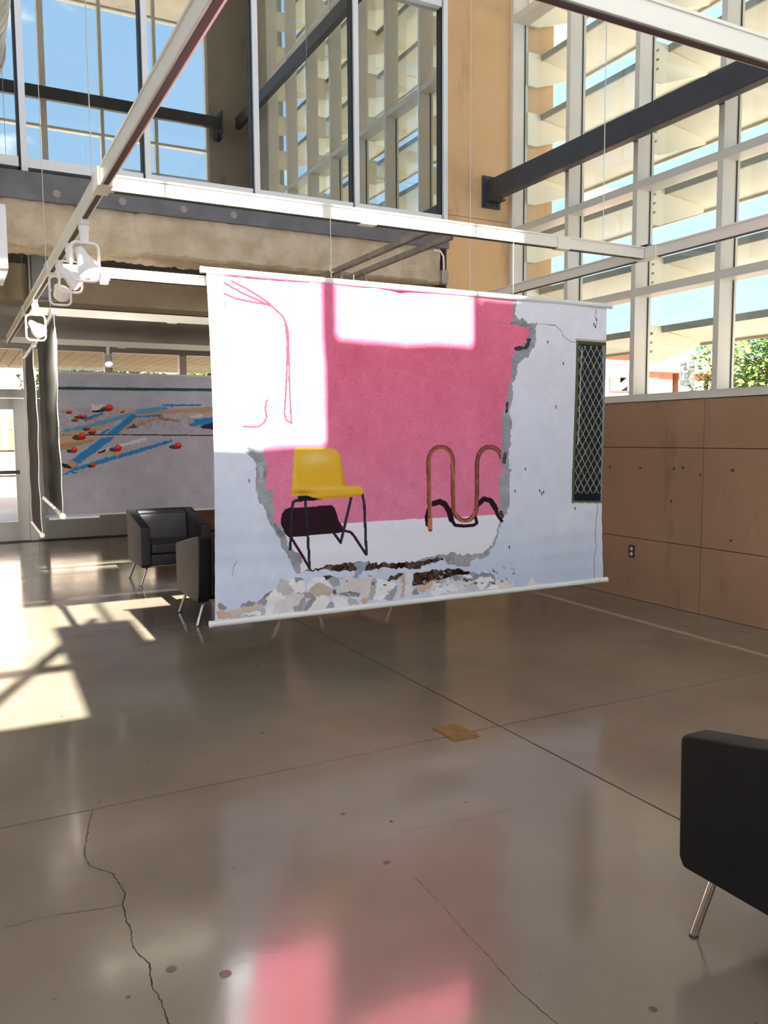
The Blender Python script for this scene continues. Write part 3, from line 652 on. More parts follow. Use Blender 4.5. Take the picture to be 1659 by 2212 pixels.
def cloth(name, parent, X, Y, Z, img, m):
    ny, nx = X.shape; me = bpy.data.meshes.new(name)
    co = np.stack([X, Y, Z], -1).reshape(-1, 3).astype(np.float32)
    i = np.arange(ny * nx).reshape(ny, nx)
    q = np.stack([i[:-1, :-1], i[:-1, 1:], i[1:, 1:], i[1:, :-1]], -1).reshape(-1, 4).astype(np.int32)
    me.vertices.add(len(co)); me.vertices.foreach_set('co', co.ravel())
    me.loops.add(q.size); me.loops.foreach_set('vertex_index', q.ravel())
    me.polygons.add(len(q)); me.polygons.foreach_set('loop_start', np.arange(0, q.size, 4, dtype=np.int32))
    me.update(calc_edges=True); me.polygons.foreach_set('use_smooth', np.ones(len(q), bool))
    if img is not None:
        at = me.color_attributes.new('print', 'FLOAT_COLOR', 'POINT')
        c = np.concatenate([lin(img.reshape(-1, 3)), np.ones((ny * nx, 1))], 1).astype(np.float32); at.data.foreach_set('color', c.ravel())
    me.materials.append(m); return link(bpy.data.objects.new(name, me), parent)

# ---- the large banner with the broken pink wall
def main_print(PX, PY, shape):
    img = np.zeros(shape + (3,)); fine = smooth_noise(shape, 2.2, 1); mid = smooth_noise(shape, 14, 2); big = smooth_noise(shape, 60, 3)
    z = np.clip((PY - 640) / 660.0, 0, 1)[..., None]
    img[:] = np.array((240, 238, 248)) * (1 - z) + np.array((212, 222, 244)) * z
    img += (mid * 1.6 + big * 3 + fine * 1.0)[..., None]
    blue = np.clip((PY - 1130) / 130, 0, 1)[..., None] * np.clip(1 - np.abs(PX - 1200) / 500, 0, 1)[..., None]
    img = img * (1 - blue * 0.5) + np.array((178, 200, 232)) * blue * 0.5
    JX = PX + smooth_noise(shape, 5, 4) * 1.5 + smooth_noise(shape, 16, 14) * 1.5; JY = PY + smooth_noise(shape, 5, 5) * 1.5 + smooth_noise(shape, 16, 15) * 1.5
    def fill(poly, col, rough=True, n=3.0, nz=None):
        m = in_poly(JX if rough else PX, JY if rough else PY, poly)
        img[m] = np.array(col, float) + ((fine if nz is None else nz)[m] * n)[:, None]; return m
    def stroke(pts, w, col, rough=False, n=2.0):
        D = near_line(JX if rough else PX, JY if rough else PY, pts, w + 4); m = D < w
        img[m] = np.array(col, float) + (fine[m] * n)[:, None]; return m, D
    A = lambda L: [(430 + x * 0.2773, 920 + y * 0.2773) for x, y in L]      # close-up of the lower left quarter
    B = lambda L: [(860 + x * 0.2893, 600 + y * 0.2893) for x, y in L]      # upper right
    Cc = lambda L: [(860 + x * 0.2893, 920 + y * 0.2893) for x, y in L]     # lower right
    D_ = lambda L: [(440 + x * 0.3376, 1220 + y * 0.3376) for x, y in L]    # rubble strip
    out_l = [(474, 596), (480, 650), (486, 700), (492, 760), (500, 830), (510, 890)] + A([(320, 50), (370, 200), (440, 300), (440, 490), (550, 760), (690, 1000), (760, 1160)])
    in_l = [(482, 596), (488, 650), (494, 700), (500, 760), (508, 830), (518, 890)] + A([(360, 110), (400, 165), (500, 170), (520, 240), (525, 500), (575, 520), (585, 740), (660, 790), (665, 840), (700, 960), (785, 1000), (795, 1130)])
    out_r = B([(885, 150), (885, 195), (875, 270), (905, 320), (945, 300), (965, 340), (1040, 340), (1020, 500), (985, 580), (950, 600), (900, 640), (880, 740), (855, 790), (875, 820), (850, 950), (835, 1010), (850, 1140), (835, 1250)]) + Cc([(830, 180), (825, 310), (845, 320), (830, 400), (835, 500), (835, 600), (775, 720), (740, 860), (690, 965), (640, 995), (545, 1010), (535, 1050), (440, 1050), (370, 1030), (335, 985)])
    in_r = B([(860, 150), (860, 355), (980, 370), (970, 460), (885, 525), (850, 600), (840, 790), (800, 980), (765, 1040), (780, 1060), (775, 1190), (790, 1230)]) + Cc([(775, 180), (765, 300), (800, 320), (765, 400), (755, 560), (745, 640), (770, 700), (740, 800), (700, 905), (640, 955), (480, 970), (410, 945), (335, 960)])
    low = A([(1659, 1055), (1300, 1075), (1000, 1095), (800, 1135)])
    hole_out = out_r + low + out_l[::-1]; hole_in = in_r + low + in_l[::-1]
    g = fill(hole_out, (158, 160, 168), n=7, nz=fine + mid * 1.2)
    mpk = fill(hole_in, (240, 120, 152), n=5, nz=fine * 0.8 + mid * 0.5 + big * 0.5)
    img[mpk] += (np.array((-14, 16, 18)) * np.clip((PY[mpk] - 800) / 400, 0, 1)[:, None])
    fl_line = [(560, 1143), (700, 1134), (890, 1121), (1000, 1116), (1100, 1111), (1130, 1300), (560, 1300)]
    mf = mpk & in_poly(PX, PY, fl_line); img[mf] = np.array((236, 236, 248)) + (fine[mf] * 1.5)[:, None]
    # broken edge shading
    for pts, w, c in ((B([(862, 340), (960, 352)]), 3.5, (140, 140, 148)), (B([(890, 530), (960, 520), (975, 470)]), 5, (66, 64, 66)), (B([(820, 940), (812, 1000)]), 3, (60, 60, 62)), (Cc([(800, 215), (790, 270)]), 4, (92, 84, 80)), (Cc([(765, 650), (780, 690)]), 3, (70, 64, 62)), (A([(470, 300), (490, 440)]), 5, (178, 180, 190)), (A([(600, 790), (640, 850)]), 4, (126, 128, 136)), (A([(380, 150), (420, 200)]), 5, (120, 122, 132))):
        stroke(pts, w, c, True, 8)
    # red cables on the pink wall
    for pts in ([(484, 611), (520, 631), (560, 649), (590, 663), (612, 684), (622, 710), (624, 760), (625, 820), (627, 880), (629, 914)], [(500, 607), (530, 622), (560, 640), (585, 657)], [(484, 634), (510, 645), (545, 652), (585, 659)], [(616, 692), (621, 740), (620, 800), (617, 850), (614, 895), (618, 908), (630, 915)], [(528, 921), (560, 922), (571, 914), (577, 900), (574, 885), (575, 870), (578, 864)]):
        stroke(pts, 2.1, (206, 46, 66))
    # chair shadow, chair
    fill(A([(635, 760), (640, 690), (665, 650), (700, 635), (860, 630), (1030, 615), (1055, 635), (1075, 690), (1090, 740), (1140, 815), (1125, 830), (830, 855), (690, 865), (665, 835)]), (48, 26, 36), False, 2)
    for pts in ([(1050, 835), (1105, 910)], [(1140, 818), (1180, 828), (1210, 860), (1300, 1000)], [(715, 870), (855, 1105)]): stroke(A(pts), 2.9, (70, 28, 42))
    for pts in ([(800, 577), (750, 580), (728, 592), (720, 630), (707, 960)], [(820, 570), (832, 700), (855, 1105)], [(1185, 560), (1105, 910)], [(1275, 530), (1290, 600), (1305, 1000)]):
        m, D = stroke(A(pts), 3.0, (34, 34, 48)); mm = D < 0.9; img[mm] = (62, 62, 84)
    fill(A([(765, 545), (840, 540), (900, 555), (955, 572), (880, 582), (765, 580)]), (28, 28, 34), False, 1)
    ych = A([(738, 195), (748, 172), (775, 165), (900, 170), (1020, 172), (1060, 182), (1088, 212), (1108, 262), (1122, 350), (1137, 440), (1152, 470), (1190, 468), (1235, 465), (1272, 484), (1286, 515), (1272, 542), (1130, 560), (960, 573), (880, 556), (840, 542), (718, 545), (720, 420), (730, 300)])
    m = in_poly(PX, PY, ych)
    cx, cy = (PX - 430) / 0.2773, (PY - 920) / 0.2773
    sh = np.exp(-(((cx - 900) / 120) ** 2 + ((cy - 250) / 60) ** 2)) * 0.9 + np.exp(-((cx - 740) / 14) ** 2) * 0.4 * (cy < 480) + np.exp(-(((cx - 1000) / 250) ** 2 + ((cy - 485) / 18) ** 2)) * 0.55
    dk = 0.9 * np.exp(-(((cx - 800) / 70) ** 2 + ((cy - 515) / 16) ** 2)) + 0.5 * np.exp(-((cx - 1125 - (cy - 350) * 0.1) / 22) ** 2) * (cy < 470) + 0.45 * np.exp(-((cy - 560 + (cx - 960) * 0.06) / 12) ** 2) * (cx > 900)
    img[m] = np.array((236, 184, 52)) + sh[m][:, None] * np.array((10, 26, 80)) - dk[m][:, None] * np.array((60, 56, 22)) + (fine[m] * 1.5)[:, None]
    # copper tube and its shadow
    def arc(cx0, cy0, rx, ry, a0, a1, n=14): return [(cx0 + rx * math.cos(math.radians(a)), cy0 + ry * math.sin(math.radians(a))) for a in np.linspace(a0, a1, n)]
    for pts, w in (([(212, 740), (205, 680), (222, 620), (262, 575), (310, 556), (350, 575), (378, 625), (392, 700), (425, 742), (500, 748), (565, 742), (592, 725), (575, 650), (595, 590), (650, 545), (695, 550), (730, 595), (745, 660), (775, 710)], 3.6), ([(262, 580), (310, 565), (350, 590), (380, 640), (395, 700)], 6.0), ([(600, 590), (650, 545), (700, 560), (735, 620)], 5.5)):
        stroke(Cc(pts), w, (46, 24, 32))
    path = [(236, 772), (229, 500), (226, 270)] + arc(314, 262, 88, 105, 180, 360) + [(405, 420), (408, 600)] + arc(500, 600, 92, 107, 180, 0) + [(596, 450), (598, 270)] + arc(690, 262, 90, 105, 180, 350)
    path_px = Cc(path); D = near_line(PX, PY, path_px, 9); keep = (mpk | in_poly(PX, PY, Cc([(190, 660), (640, 660), (640, 800), (190, 800)])))
    m = (D < 4.9) & keep; sm = smooth_noise(shape, 9, 20)
    img[m] = np.array((142, 82, 72)) + (sm[m] * 10)[:, None] + np.clip(1 - D[m] / 2.2, 0, 1)[:, None] * np.array((30, 14, 6))
    m = (D > 3.6) & (D < 4.9) & keep; img[m] = (96, 48, 46)
    m2 = near_line(PX, PY, Cc([(248, 770), (243, 500), (240, 280)] + arc(314, 262, 74, 90, 185, 355) + [(420, 420), (424, 600)] + arc(500, 600, 78, 118, 170, 20)), 4) < 1.3; img[m2 & keep] = (206, 122, 88)
    fill(Cc([(215, 770), (220, 690), (250, 690), (253, 772)]), (204, 124, 96), False)
    # soil line and pale debris under the opening
    fill(A([(800, 1135), (920, 1108), (1010, 1088), (1100, 1078), (1200, 1068), (1330, 1070), (1500, 1068), (1659, 1050)]) + Cc([(120, 1010), (220, 1000), (330, 985), (340, 1000), (260, 1020), (200, 1035), (140, 1060), (0, 1065)]) + A([(1500, 1110), (1380, 1110), (1240, 1130), (1050, 1130), (950, 1120), (860, 1135)]), (74, 54, 48), n=22, nz=fine + mid)
    fill(A([(1200, 1075), (1330, 1065), (1300, 1110), (1230, 1190), (1195, 1180), (1235, 1110)]), (150, 168, 184), n=8)
    fill(Cc([(110, 1110), (160, 1095), (250, 1075), (420, 1065), (520, 1080), (545, 1110), (440, 1125), (330, 1150), (200, 1175), (110, 1195)]), (70, 52, 44), n=24, nz=fine + mid)
    fill(Cc([(400, 1120), (540, 1100), (600, 1095), (700, 1100), (740, 1135), (600, 1150), (420, 1160)]), (140, 150, 166), n=8)
    fill(A([(955, 1175), (1020, 1165), (1060, 1180), (1000, 1200)]), (84, 66, 58), n=18); fill(A([(1450, 1200), (1560, 1160), (1620, 1150), (1560, 1190), (1500, 1215)]), (84, 66, 58), n=18)
    # rubble: each stone a lit top and a shaded flank
    WH, GR, DG, TN = (240, 240, 248), (166, 166, 172), (116, 116, 124), (196, 176, 160)
    stones = [
        ([(90, 350), (85, 310), (120, 285), (160, 300), (200, 330), (180, 350)], (196, 150, 124)), ([(85, 260), (110, 250), (145, 275), (140, 285), (100, 285)], (132, 112, 100)),
        ([(150, 300), (250, 275), (385, 252), (395, 270), (330, 290), (200, 320)], (206, 176, 160)), ([(200, 318), (330, 290), (395, 275), (395, 325), (200, 350)], GR), ([(230, 325), (300, 305), (370, 300), (360, 330)], WH),
        ([(240, 245), (290, 230), (335, 240), (330, 262), (235, 270)], DG), ([(335, 255), (400, 180), (440, 170), (400, 240)], (84, 88, 112)), ([(340, 250), (380, 215), (410, 230), (400, 260), (350, 265)], (130, 134, 146)),
        ([(400, 215), (440, 165), (480, 160), (530, 190), (520, 230), (470, 300), (440, 320), (398, 326)], WH), ([(470, 160), (500, 85), (540, 110), (575, 160), (560, 200), (510, 195)], (186, 182, 186)), ([(540, 95), (600, 85), (645, 105), (640, 165), (590, 190), (570, 150)], WH), ([(575, 80), (620, 85), (640, 100), (590, 115)], DG),
        ([(650, 135), (680, 90), (730, 75), (780, 90), (815, 135), (790, 160), (700, 150), (670, 160)], WH), ([(670, 180), (700, 135), (740, 120), (790, 135), (815, 150), (808, 200), (720, 195)], (176, 160, 146)), ([(590, 185), (670, 175), (715, 200), (700, 218), (630, 210)], (140, 128, 120)),
        ([(795, 95), (830, 75), (870, 95), (870, 130), (830, 145)], (140, 146, 158)), ([(440, 320), (470, 235), (530, 200), (620, 185), (655, 210), (600, 250), (570, 305)], (220, 214, 214)), ([(570, 305), (610, 220), (650, 195), (655, 230), (625, 300)], (138, 138, 146)),
        ([(655, 295), (700, 220), (720, 195), (780, 200), (815, 225), (780, 280)], WH), ([(630, 300), (660, 240), (715, 205), (695, 260), (655, 296)], (120, 120, 128)), ([(775, 282), (815, 220), (840, 275)], (140, 140, 148)),
        ([(820, 210), (870, 205), (935, 235), (930, 265), (840, 275)], WH), ([(925, 210), (975, 225), (1000, 255), (935, 266)], GR), ([(815, 155), (850, 150), (860, 185), (815, 180)], (150, 146, 146)),
        ([(890, 80), (960, 90), (1050, 85), (1040, 150), (890, 150)], (214, 202, 200)), ([(860, 150), (875, 110), (885, 150), (1030, 145), (1000, 185), (860, 185)], (208, 202, 206)), ([(860, 185), (1000, 175), (990, 205), (880, 200)], (124, 108, 98)),
        ([(995, 240), (1010, 180), (1040, 110), (1060, 68), (1090, 80), (1060, 180), (1030, 255)], (214, 206, 204)), ([(1060, 185), (1085, 85), (1110, 90), (1112, 150), (1090, 225), (1045, 230)], (164, 162, 166)), ([(1000, 235), (1030, 215), (1060, 240), (1020, 256)], (198, 156, 120)),
        ([(1090, 230), (1112, 95), (1180, 100), (1240, 130), (1215, 180), (1150, 232)], WH), ([(1150, 225), (1215, 150), (1243, 125), (1215, 225)], (136, 136, 142)), ([(1215, 105), (1270, 80), (1270, 150), (1240, 225), (1225, 225), (1245, 130)], (200, 200, 212)),
        ([(1265, 230), (1275, 80), (1292, 45), (1290, 225)], (190, 150, 136)), ([(1290, 225), (1292, 42), (1335, 60), (1333, 220)], (222, 222, 236)),
    ]
    for poly, c in stones: fill(D_(poly), tuple(v * 0.72 + 66 for v in c), n=4, nz=fine * 0.8 + mid)
    r = random.Random(5)
    st2 = [([(110, 1215), (180, 1180), (230, 1150), (270, 1150), (240, 1200), (180, 1250)], (196, 160, 136)), ([(230, 1210), (270, 1160), (310, 1150), (320, 1170), (260, 1215)], (224, 214, 212)), ([(105, 1235), (140, 1225), (150, 1260), (105, 1270)], DG),
           ([(240, 1240), (290, 1200), (380, 1185), (460, 1210), (420, 1240), (300, 1265)], WH), ([(370, 1165), (430, 1150), (500, 1150), (550, 1160), (520, 1205), (460, 1225)], (216, 218, 228)), ([(440, 1110), (540, 1100), (560, 1130), (480, 1150)], (168, 176, 188)), ([(500, 1200), (560, 1165), (590, 1200), (560, 1230), (500, 1230)], (190, 190, 200)),
           ([(550, 1160), (600, 1125), (690, 1130), (740, 1145), (690, 1170), (630, 1225), (580, 1200)], WH), ([(630, 1225), (690, 1165), (740, 1150), (735, 1195), (660, 1215)], (158, 158, 168)), ([(735, 1195), (740, 1145), (800, 1155), (860, 1180), (890, 1195), (800, 1205)], (230, 214, 200)), ([(660, 1225), (700, 1180), (760, 1200), (740, 1215)], WH),
           ([(950, 1195), (960, 1165), (995, 1130), (1020, 1160), (1080, 1185), (1000, 1197)], (232, 226, 228)), ([(180, 1280), (230, 1250), (300, 1270), (240, 1275)], (200, 200, 206)), ([(300, 1270), (420, 1235), (520, 1240), (400, 1262)], (206, 208, 218)), ([(135, 1195), (160, 1180), (190, 1190), (150, 1215)], (200, 176, 156)), ([(300, 1150), (360, 1140), (370, 1165), (320, 1175)], (170, 174, 184))]
    for poly, c in st2: fill(Cc(poly), tuple(v * 0.75 + 60 for v in c), n=4, nz=fine * 0.8 + mid)
    for k in range(90):   # chips between the stones
        cx0, cy0 = r.uniform(690, 1110), 0; cy0 = 1290 - (cx0 - 690) * 0.075 - abs(r.gauss(0, 20)); s = r.uniform(1.5, 5)
        if cx0 > 900 or r.random() < 0.3:
            fill([(cx0 + s * r.uniform(0.6, 1.4) * math.cos(a), cy0 + s * 0.7 * math.sin(a)) for a in np.linspace(0, 6.28, 7)[:-1]], r.choice([WH, GR, DG, TN, (96, 76, 64)]), n=5)
    # mesh window on the right
    win = [(1244, 738), (1316, 742), (1311, 1086), (1237, 1085)]
    fill([(1242, 731), (1316, 735), (1316, 743), (1244, 740)], (200, 180, 168), False)
    m = in_poly(PX, PY, win); img[m] = np.array((40, 43, 48)) + (mid[m] * 3 + fine[m] * 2)[:, None]
    m = in_poly(PX, PY, [(1246, 1040), (1312, 1040), (1312, 1082), (1241, 1082)]); img[m] = np.array((30, 34, 46))
    u = PX - (1244 - (PY - 738) * 0.02); v = PY - 738; a = np.abs(((u / 13.2 + v / 26.5) % 1) - 0.5); b = np.abs(((u / 13.2 - v / 26.5) % 1) - 0.5)
    mesh = ((a > 0.43) | (b > 0.43)) & in_poly(PX, PY, [(1250, 746), (1316, 749), (1311, 1066), (1244, 1066)]); img[mesh] = np.array((156, 158, 140)) + (mid[mesh] * 8)[:, None]
    pipe = in_poly(PX, PY, [(1302, 744), (1309, 744), (1306, 1084), (1300, 1084)]) & ~mesh; img[pipe] = (128, 134, 146)
    for pts, w, c in (([(1246, 739), (1314, 743)], 3.2, (78, 84, 56)), ([(1247, 740), (1240, 1085)], 2.6, (92, 98, 70)), ([(1239, 1084), (1312, 1085)], 2.0, (110, 110, 80)), ([(1237, 1088), (1312, 1088)], 1.2, (204, 204, 212)), ([(1257, 750), (1254, 800), (1252, 880), (1250, 960)], 0.9, (190, 190, 186))): stroke(pts, w, c, False)
    # cracks, pits
    for pts in (B([(1040, 345), (1170, 355), (1215, 400), (1230, 440), (1290, 480), (1335, 485)]), Cc([(1498, 580), (1490, 700), (1480, 800), (1486, 900), (1470, 1000), (1470, 1140)]), B([(1485, 240), (1478, 290), (1488, 330), (1480, 375)]), B([(700, 330), (800, 340), (860, 350)]), A([(300, 1055), (275, 1090), (262, 1160)])):
        stroke(pts, 0.75, (150, 146, 158), False)
    for px, py in [(1182, 738), (1199, 879), (1134, 1012), (1164, 1060), (1172, 1063), (1287, 705), (1284, 700), (1112, 1061), (1100, 1182), (1245, 1098), (1168, 1066), (539, 1038), (1215, 785), (1290, 690)]: stroke([(px, py - 2), (px + 0.6, py + 3)], 1.2, (86, 84, 94))
    for px, py in [(484, 655), (489, 745), (490, 815)]: stroke([(px - 3, py - 4), (px + 1, py - 2), (px + 2, py + 6)], 1.0, (150, 60, 70))
    # print ends in white hem at both cut edges
    return np.clip(img, 4, 250)

def hang_rods(root, x0, x1, y, zt, zb, r=0.016, axis='x'):
    for nm, z in (('top_rod', zt), ('bottom_rod', zb)):
        under(MB().tube([(x0, y, z), (x1, y, z)], r, 14).build(nm, M_ROD, None, True), root)
        for xe, d in ((x0, -1), (x1, 1)): under(MB().lathe([(r, 0), (r * 1.12, 0.002), (r * 1.12, 0.012), (0, 0.014)], (xe, y, z), (d, 0, 0), 14).build('end_cap', M_WHITE, None, True), root)

BX0, BX1, BZ0, BZ1 = 1.222, 3.965, 0.515, 2.355
nx, ny = 800, 540
U, V = np.meshgrid(np.linspace(0, 1, nx), np.linspace(1, 0, ny))
X = BX0 + (BX1 - BX0) * U; Z = BZ0 + (BZ1 - BZ0) * V
bow = np.sin(np.pi * V) * 0.018                        # side hems pull in a little at mid height
X = X + np.where(U < 0.5, 1, -1) * bow * np.abs(1 - 2 * U) ** 3 * 0.9
PX, PY = to_px(X, np.full_like(X, YBAN), Z)
img = main_print(PX, PY, X.shape)
Yf = YBAN + 0.010 * np.sin(U * 21 + 0.6 * np.sin(V * 5)) * (0.35 + 0.65 * np.sin(np.pi * V)) + 0.006 * np.sin(U * 47 + V * 6 + 1) * (1 - V) \
     + 0.012 * np.exp(-((U - 0.42 - 0.10 * (1 - V)) / 0.015) ** 2) * np.clip(V - 0.2, 0, 1) - 0.010 * np.exp(-((U - 0.36 - 0.06 * (1 - V)) / 0.02) ** 2) * np.clip(V - 0.3, 0, 1) \
     + 0.0022 * np.sin(V * 90 + 2 * np.sin(U * 3)) * np.exp(-((V - 0.16) / 0.14) ** 2) * (0.4 + 0.6 * np.abs(1 - 2 * U)) + 0.012 * (U > 0.88) * (U - 0.88) / 0.12 * np.sin(V * 7)
bn = empty('hanging_banner', ((BX0 + BX1) / 2, YBAN, BZ0)); tag(bn, 'large hanging banner printed with a pink wall, yellow chair and rubble', 'banner')
under(cloth('printed_cloth', None, X, Yf, Z, img, print_material('banner_print')), bn)
hang_rods(bn, BX0 - 0.02, BX1 + 0.02, YBAN, BZ1 + 0.012, BZ0 - 0.012, 0.017)
for x in (1.93, 2.07, 3.18): under(MB().tube([(x, YBAN, BZ1 + 0.028), (x, YBAN, BZ1 + 0.06)], 0.003, 6).build('eyelet', M_CHROME), bn)

# ---- the grey banner with blue planks, in the lobby
def plank_print(PX, PY, shape):
    img = np.zeros(shape + (3,)); fine = smooth_noise(shape, 2, 31); mid = smooth_noise(shape, 9, 32); big = smooth_noise(shape, 30, 33)
    Cx = lambda L: [(x * 0.2893, 700 + y * 0.2893) for x, y in L]
    img[:] = (194, 196, 214); img += (big * 4 + mid * 2 + fine * 2)[..., None]
    lower = PY > 939; img[lower] += (-6, -10, -14)
    JX = PX + smooth_noise(shape, 4, 34) * 0.9; JY = PY + smooth_noise(shape, 4, 35) * 0.9
    def fill(poly, col, n=5): m = in_poly(JX, JY, Cx(poly)); img[m] = np.array(col, float) + (fine[m] * n)[:, None]
    def stroke(pts, w, col): m = near_line(PX, PY, Cx(pts), w + 3) < w; img[m] = col
    stroke([(300, 476), (1000, 486), (2400, 500)], 3.2, (62, 92, 92))
    deb = np.clip(1 - np.abs(PY - 910) / 32, 0, 1) * (PX < 620)
    m = (deb > 0.05); img[m] = img[m] * 0.9 + np.array((120, 104, 92)) * 0.1 + (np.abs(fine[m]) * 26 * deb[m] * (mid[m] > -0.3))[:, None] * np.array((1, 0.7, 0.5)) - 14 * deb[m][:, None]
    BL, BL2, TN, DK, WHT = (58, 140, 206), (110, 166, 208), (206, 164, 128), (50, 46, 50), (224, 224, 232)
    stroke([(300, 828), (870, 826), (1600, 832), (2400, 838)], 1.2, (54, 48, 52))
    fill([(440, 650), (520, 640), (560, 655), (470, 665)], (206, 150, 110)); fill([(680, 598), (770, 602), (775, 640), (690, 645)], WHT); fill([(690, 645), (775, 640), (770, 655), (690, 660)], DK)
    fill([(775, 640), (1010, 640), (1010, 652), (780, 658)], (222, 180, 144)); fill([(1210, 598), (1500, 598), (1500, 612), (1220, 614)], BL)
    fill([(1020, 640), (1200, 615), (1255, 622), (1240, 640), (1040, 680), (1000, 660)], BL2); fill([(1040, 680), (1230, 645), (1700, 610), (1700, 660), (1240, 668), (1050, 700)], (200, 160, 128))
    fill([(450, 800), (980, 660), (1020, 672), (820, 740), (480, 815)], BL2); fill([(600, 710), (760, 660), (775, 670), (640, 730)], BL); fill([(640, 725), (770, 675), (790, 672), (660, 735)], TN); fill([(440, 820), (820, 745), (880, 720), (760, 790), (600, 830), (440, 830)], (196, 166, 140))
    fill([(800, 815), (960, 690), (1000, 672), (1030, 690), (880, 828)], BL); fill([(880, 820), (1030, 685), (1040, 700), (900, 828)], TN); fill([(960, 770), (1180, 690), (1230, 690), (1010, 775)], (196, 154, 112)); fill([(1180, 690), (1340, 720), (1330, 730), (1190, 715)], (170, 128, 92)); fill([(1030, 690), (1215, 672), (1215, 690), (1040, 700)], BL)
    fill([(940, 780), (1000, 745), (1030, 775)], (92, 92, 100)); fill([(740, 820), (800, 780), (825, 785), (770, 825)], BL)
    fill([(1405, 730), (1440, 712), (1700, 680), (1700, 730), (1415, 768)], BL); fill([(1400, 728), (1440, 712), (1450, 735), (1412, 745)], TN); fill([(1480, 770), (1580, 735), (1700, 735), (1700, 790), (1560, 785)], (64, 56, 62)); fill([(1410, 690), (1520, 672), (1510, 690), (1420, 700)], (226, 220, 218))
    fill([(440, 840), (760, 842), (600, 905), (440, 945)], (210, 174, 140)); fill([(440, 900), (680, 860), (720, 870), (450, 950)], (190, 150, 116))
    fill([(730, 945), (1060, 850), (1105, 855), (1100, 868), (760, 952)], WHT); fill([(730, 955), (800, 930), (780, 960), (735, 965)], DK)
    fill([(510, 1030), (760, 850), (850, 835), (830, 870), (600, 1040), (560, 1070)], BL); fill([(600, 1035), (830, 868), (850, 840), (858, 846), (620, 1035)], TN); fill([(480, 1050), (540, 1020), (585, 1040), (550, 1085), (490, 1070)], (206, 158, 118)); fill([(455, 1040), (500, 1045), (545, 1080), (470, 1070)], DK)
    fill([(450, 1135), (560, 1070), (840, 985), (1285, 862), (1285, 882), (900, 1000), (600, 1085), (470, 1130)], BL); fill([(680, 985), (830, 965), (1180, 880), (1000, 920), (700, 980)], TN); fill([(830, 965), (915, 958), (880, 985), (840, 982)], TN); fill([(455, 1080), (495, 1075), (490, 1100), (455, 1105)], TN); stroke([(540, 1112), (580, 1110)], 0.8, DK)
    for x, y, r_ in [(815, 626, 28), (600, 690, 18), (635, 692, 17), (570, 715, 16), (525, 658, 14), (612, 838, 30), (700, 805, 18), (555, 940, 24), (880, 926, 28), (1328, 908, 27), (695, 1055, 18), (660, 780, 18), (920, 655, 10)]:
        cx, cy = x * 0.2893, 700 + y * 0.2893; rr = r_ * 0.2893
        m = ((PX - cx + rr * 0.9) ** 2 / 2.2 + ((PY - cy - rr * 0.35) * 1.7) ** 2) < rr * rr * 1.1; img[m] = img[m] * 0.35 + 12
        d = ((PX - cx) ** 2 + ((PY - cy) * 1.12) ** 2); m = d < rr * rr
        hl = np.exp(-(((PX - cx - rr * 0.1) / (rr * 0.5)) ** 2 + ((PY - cy + rr * 0.4) / (rr * 0.35)) ** 2)); img[m] = np.array((206, 62, 52)) + hl[m][:, None] * 50 - np.clip((PY[m] - cy) / rr, 0, 1)[:, None] * 50
    return np.clip(img, 4, 250)
Y2 = 11.40; X20, X21 = 1.085, 3.85; Z20, Z21 = 0.515, 2.345
nx2, ny2 = 520, 350
U, V = np.meshgrid(np.linspace(0, 1, nx2), np.linspace(1, 0, ny2)); X = X20 + (X21 - X20) * U; Z = Z20 + (Z21 - Z20) * V
PX, PY = to_px(X, np.full_like(X, Y2), Z); img = plank_print(PX, PY, X.shape)
bn2 = empty('hanging_banner', ((X20 + X21) / 2, Y2, Z20)); tag(bn2, 'grey hanging banner printed with blue planks and red balls, in the lobby', 'banner')
under(cloth('printed_cloth', None, X, Y2 + 0.008 * np.sin(U * 17), Z, img, print_material('banner_print_grey')), bn2)
hang_rods(bn2, X20 - 0.02, X21 + 0.02, Y2, Z21 + 0.012, Z20 - 0.012, 0.014)
for x in (1.6, 3.3): under(MB().tube([(x, Y2, Z21), (x, Y2 + 0.07, TZ - 0.036)], 0.002, 6).build('wire', M_WIRE), bn2)

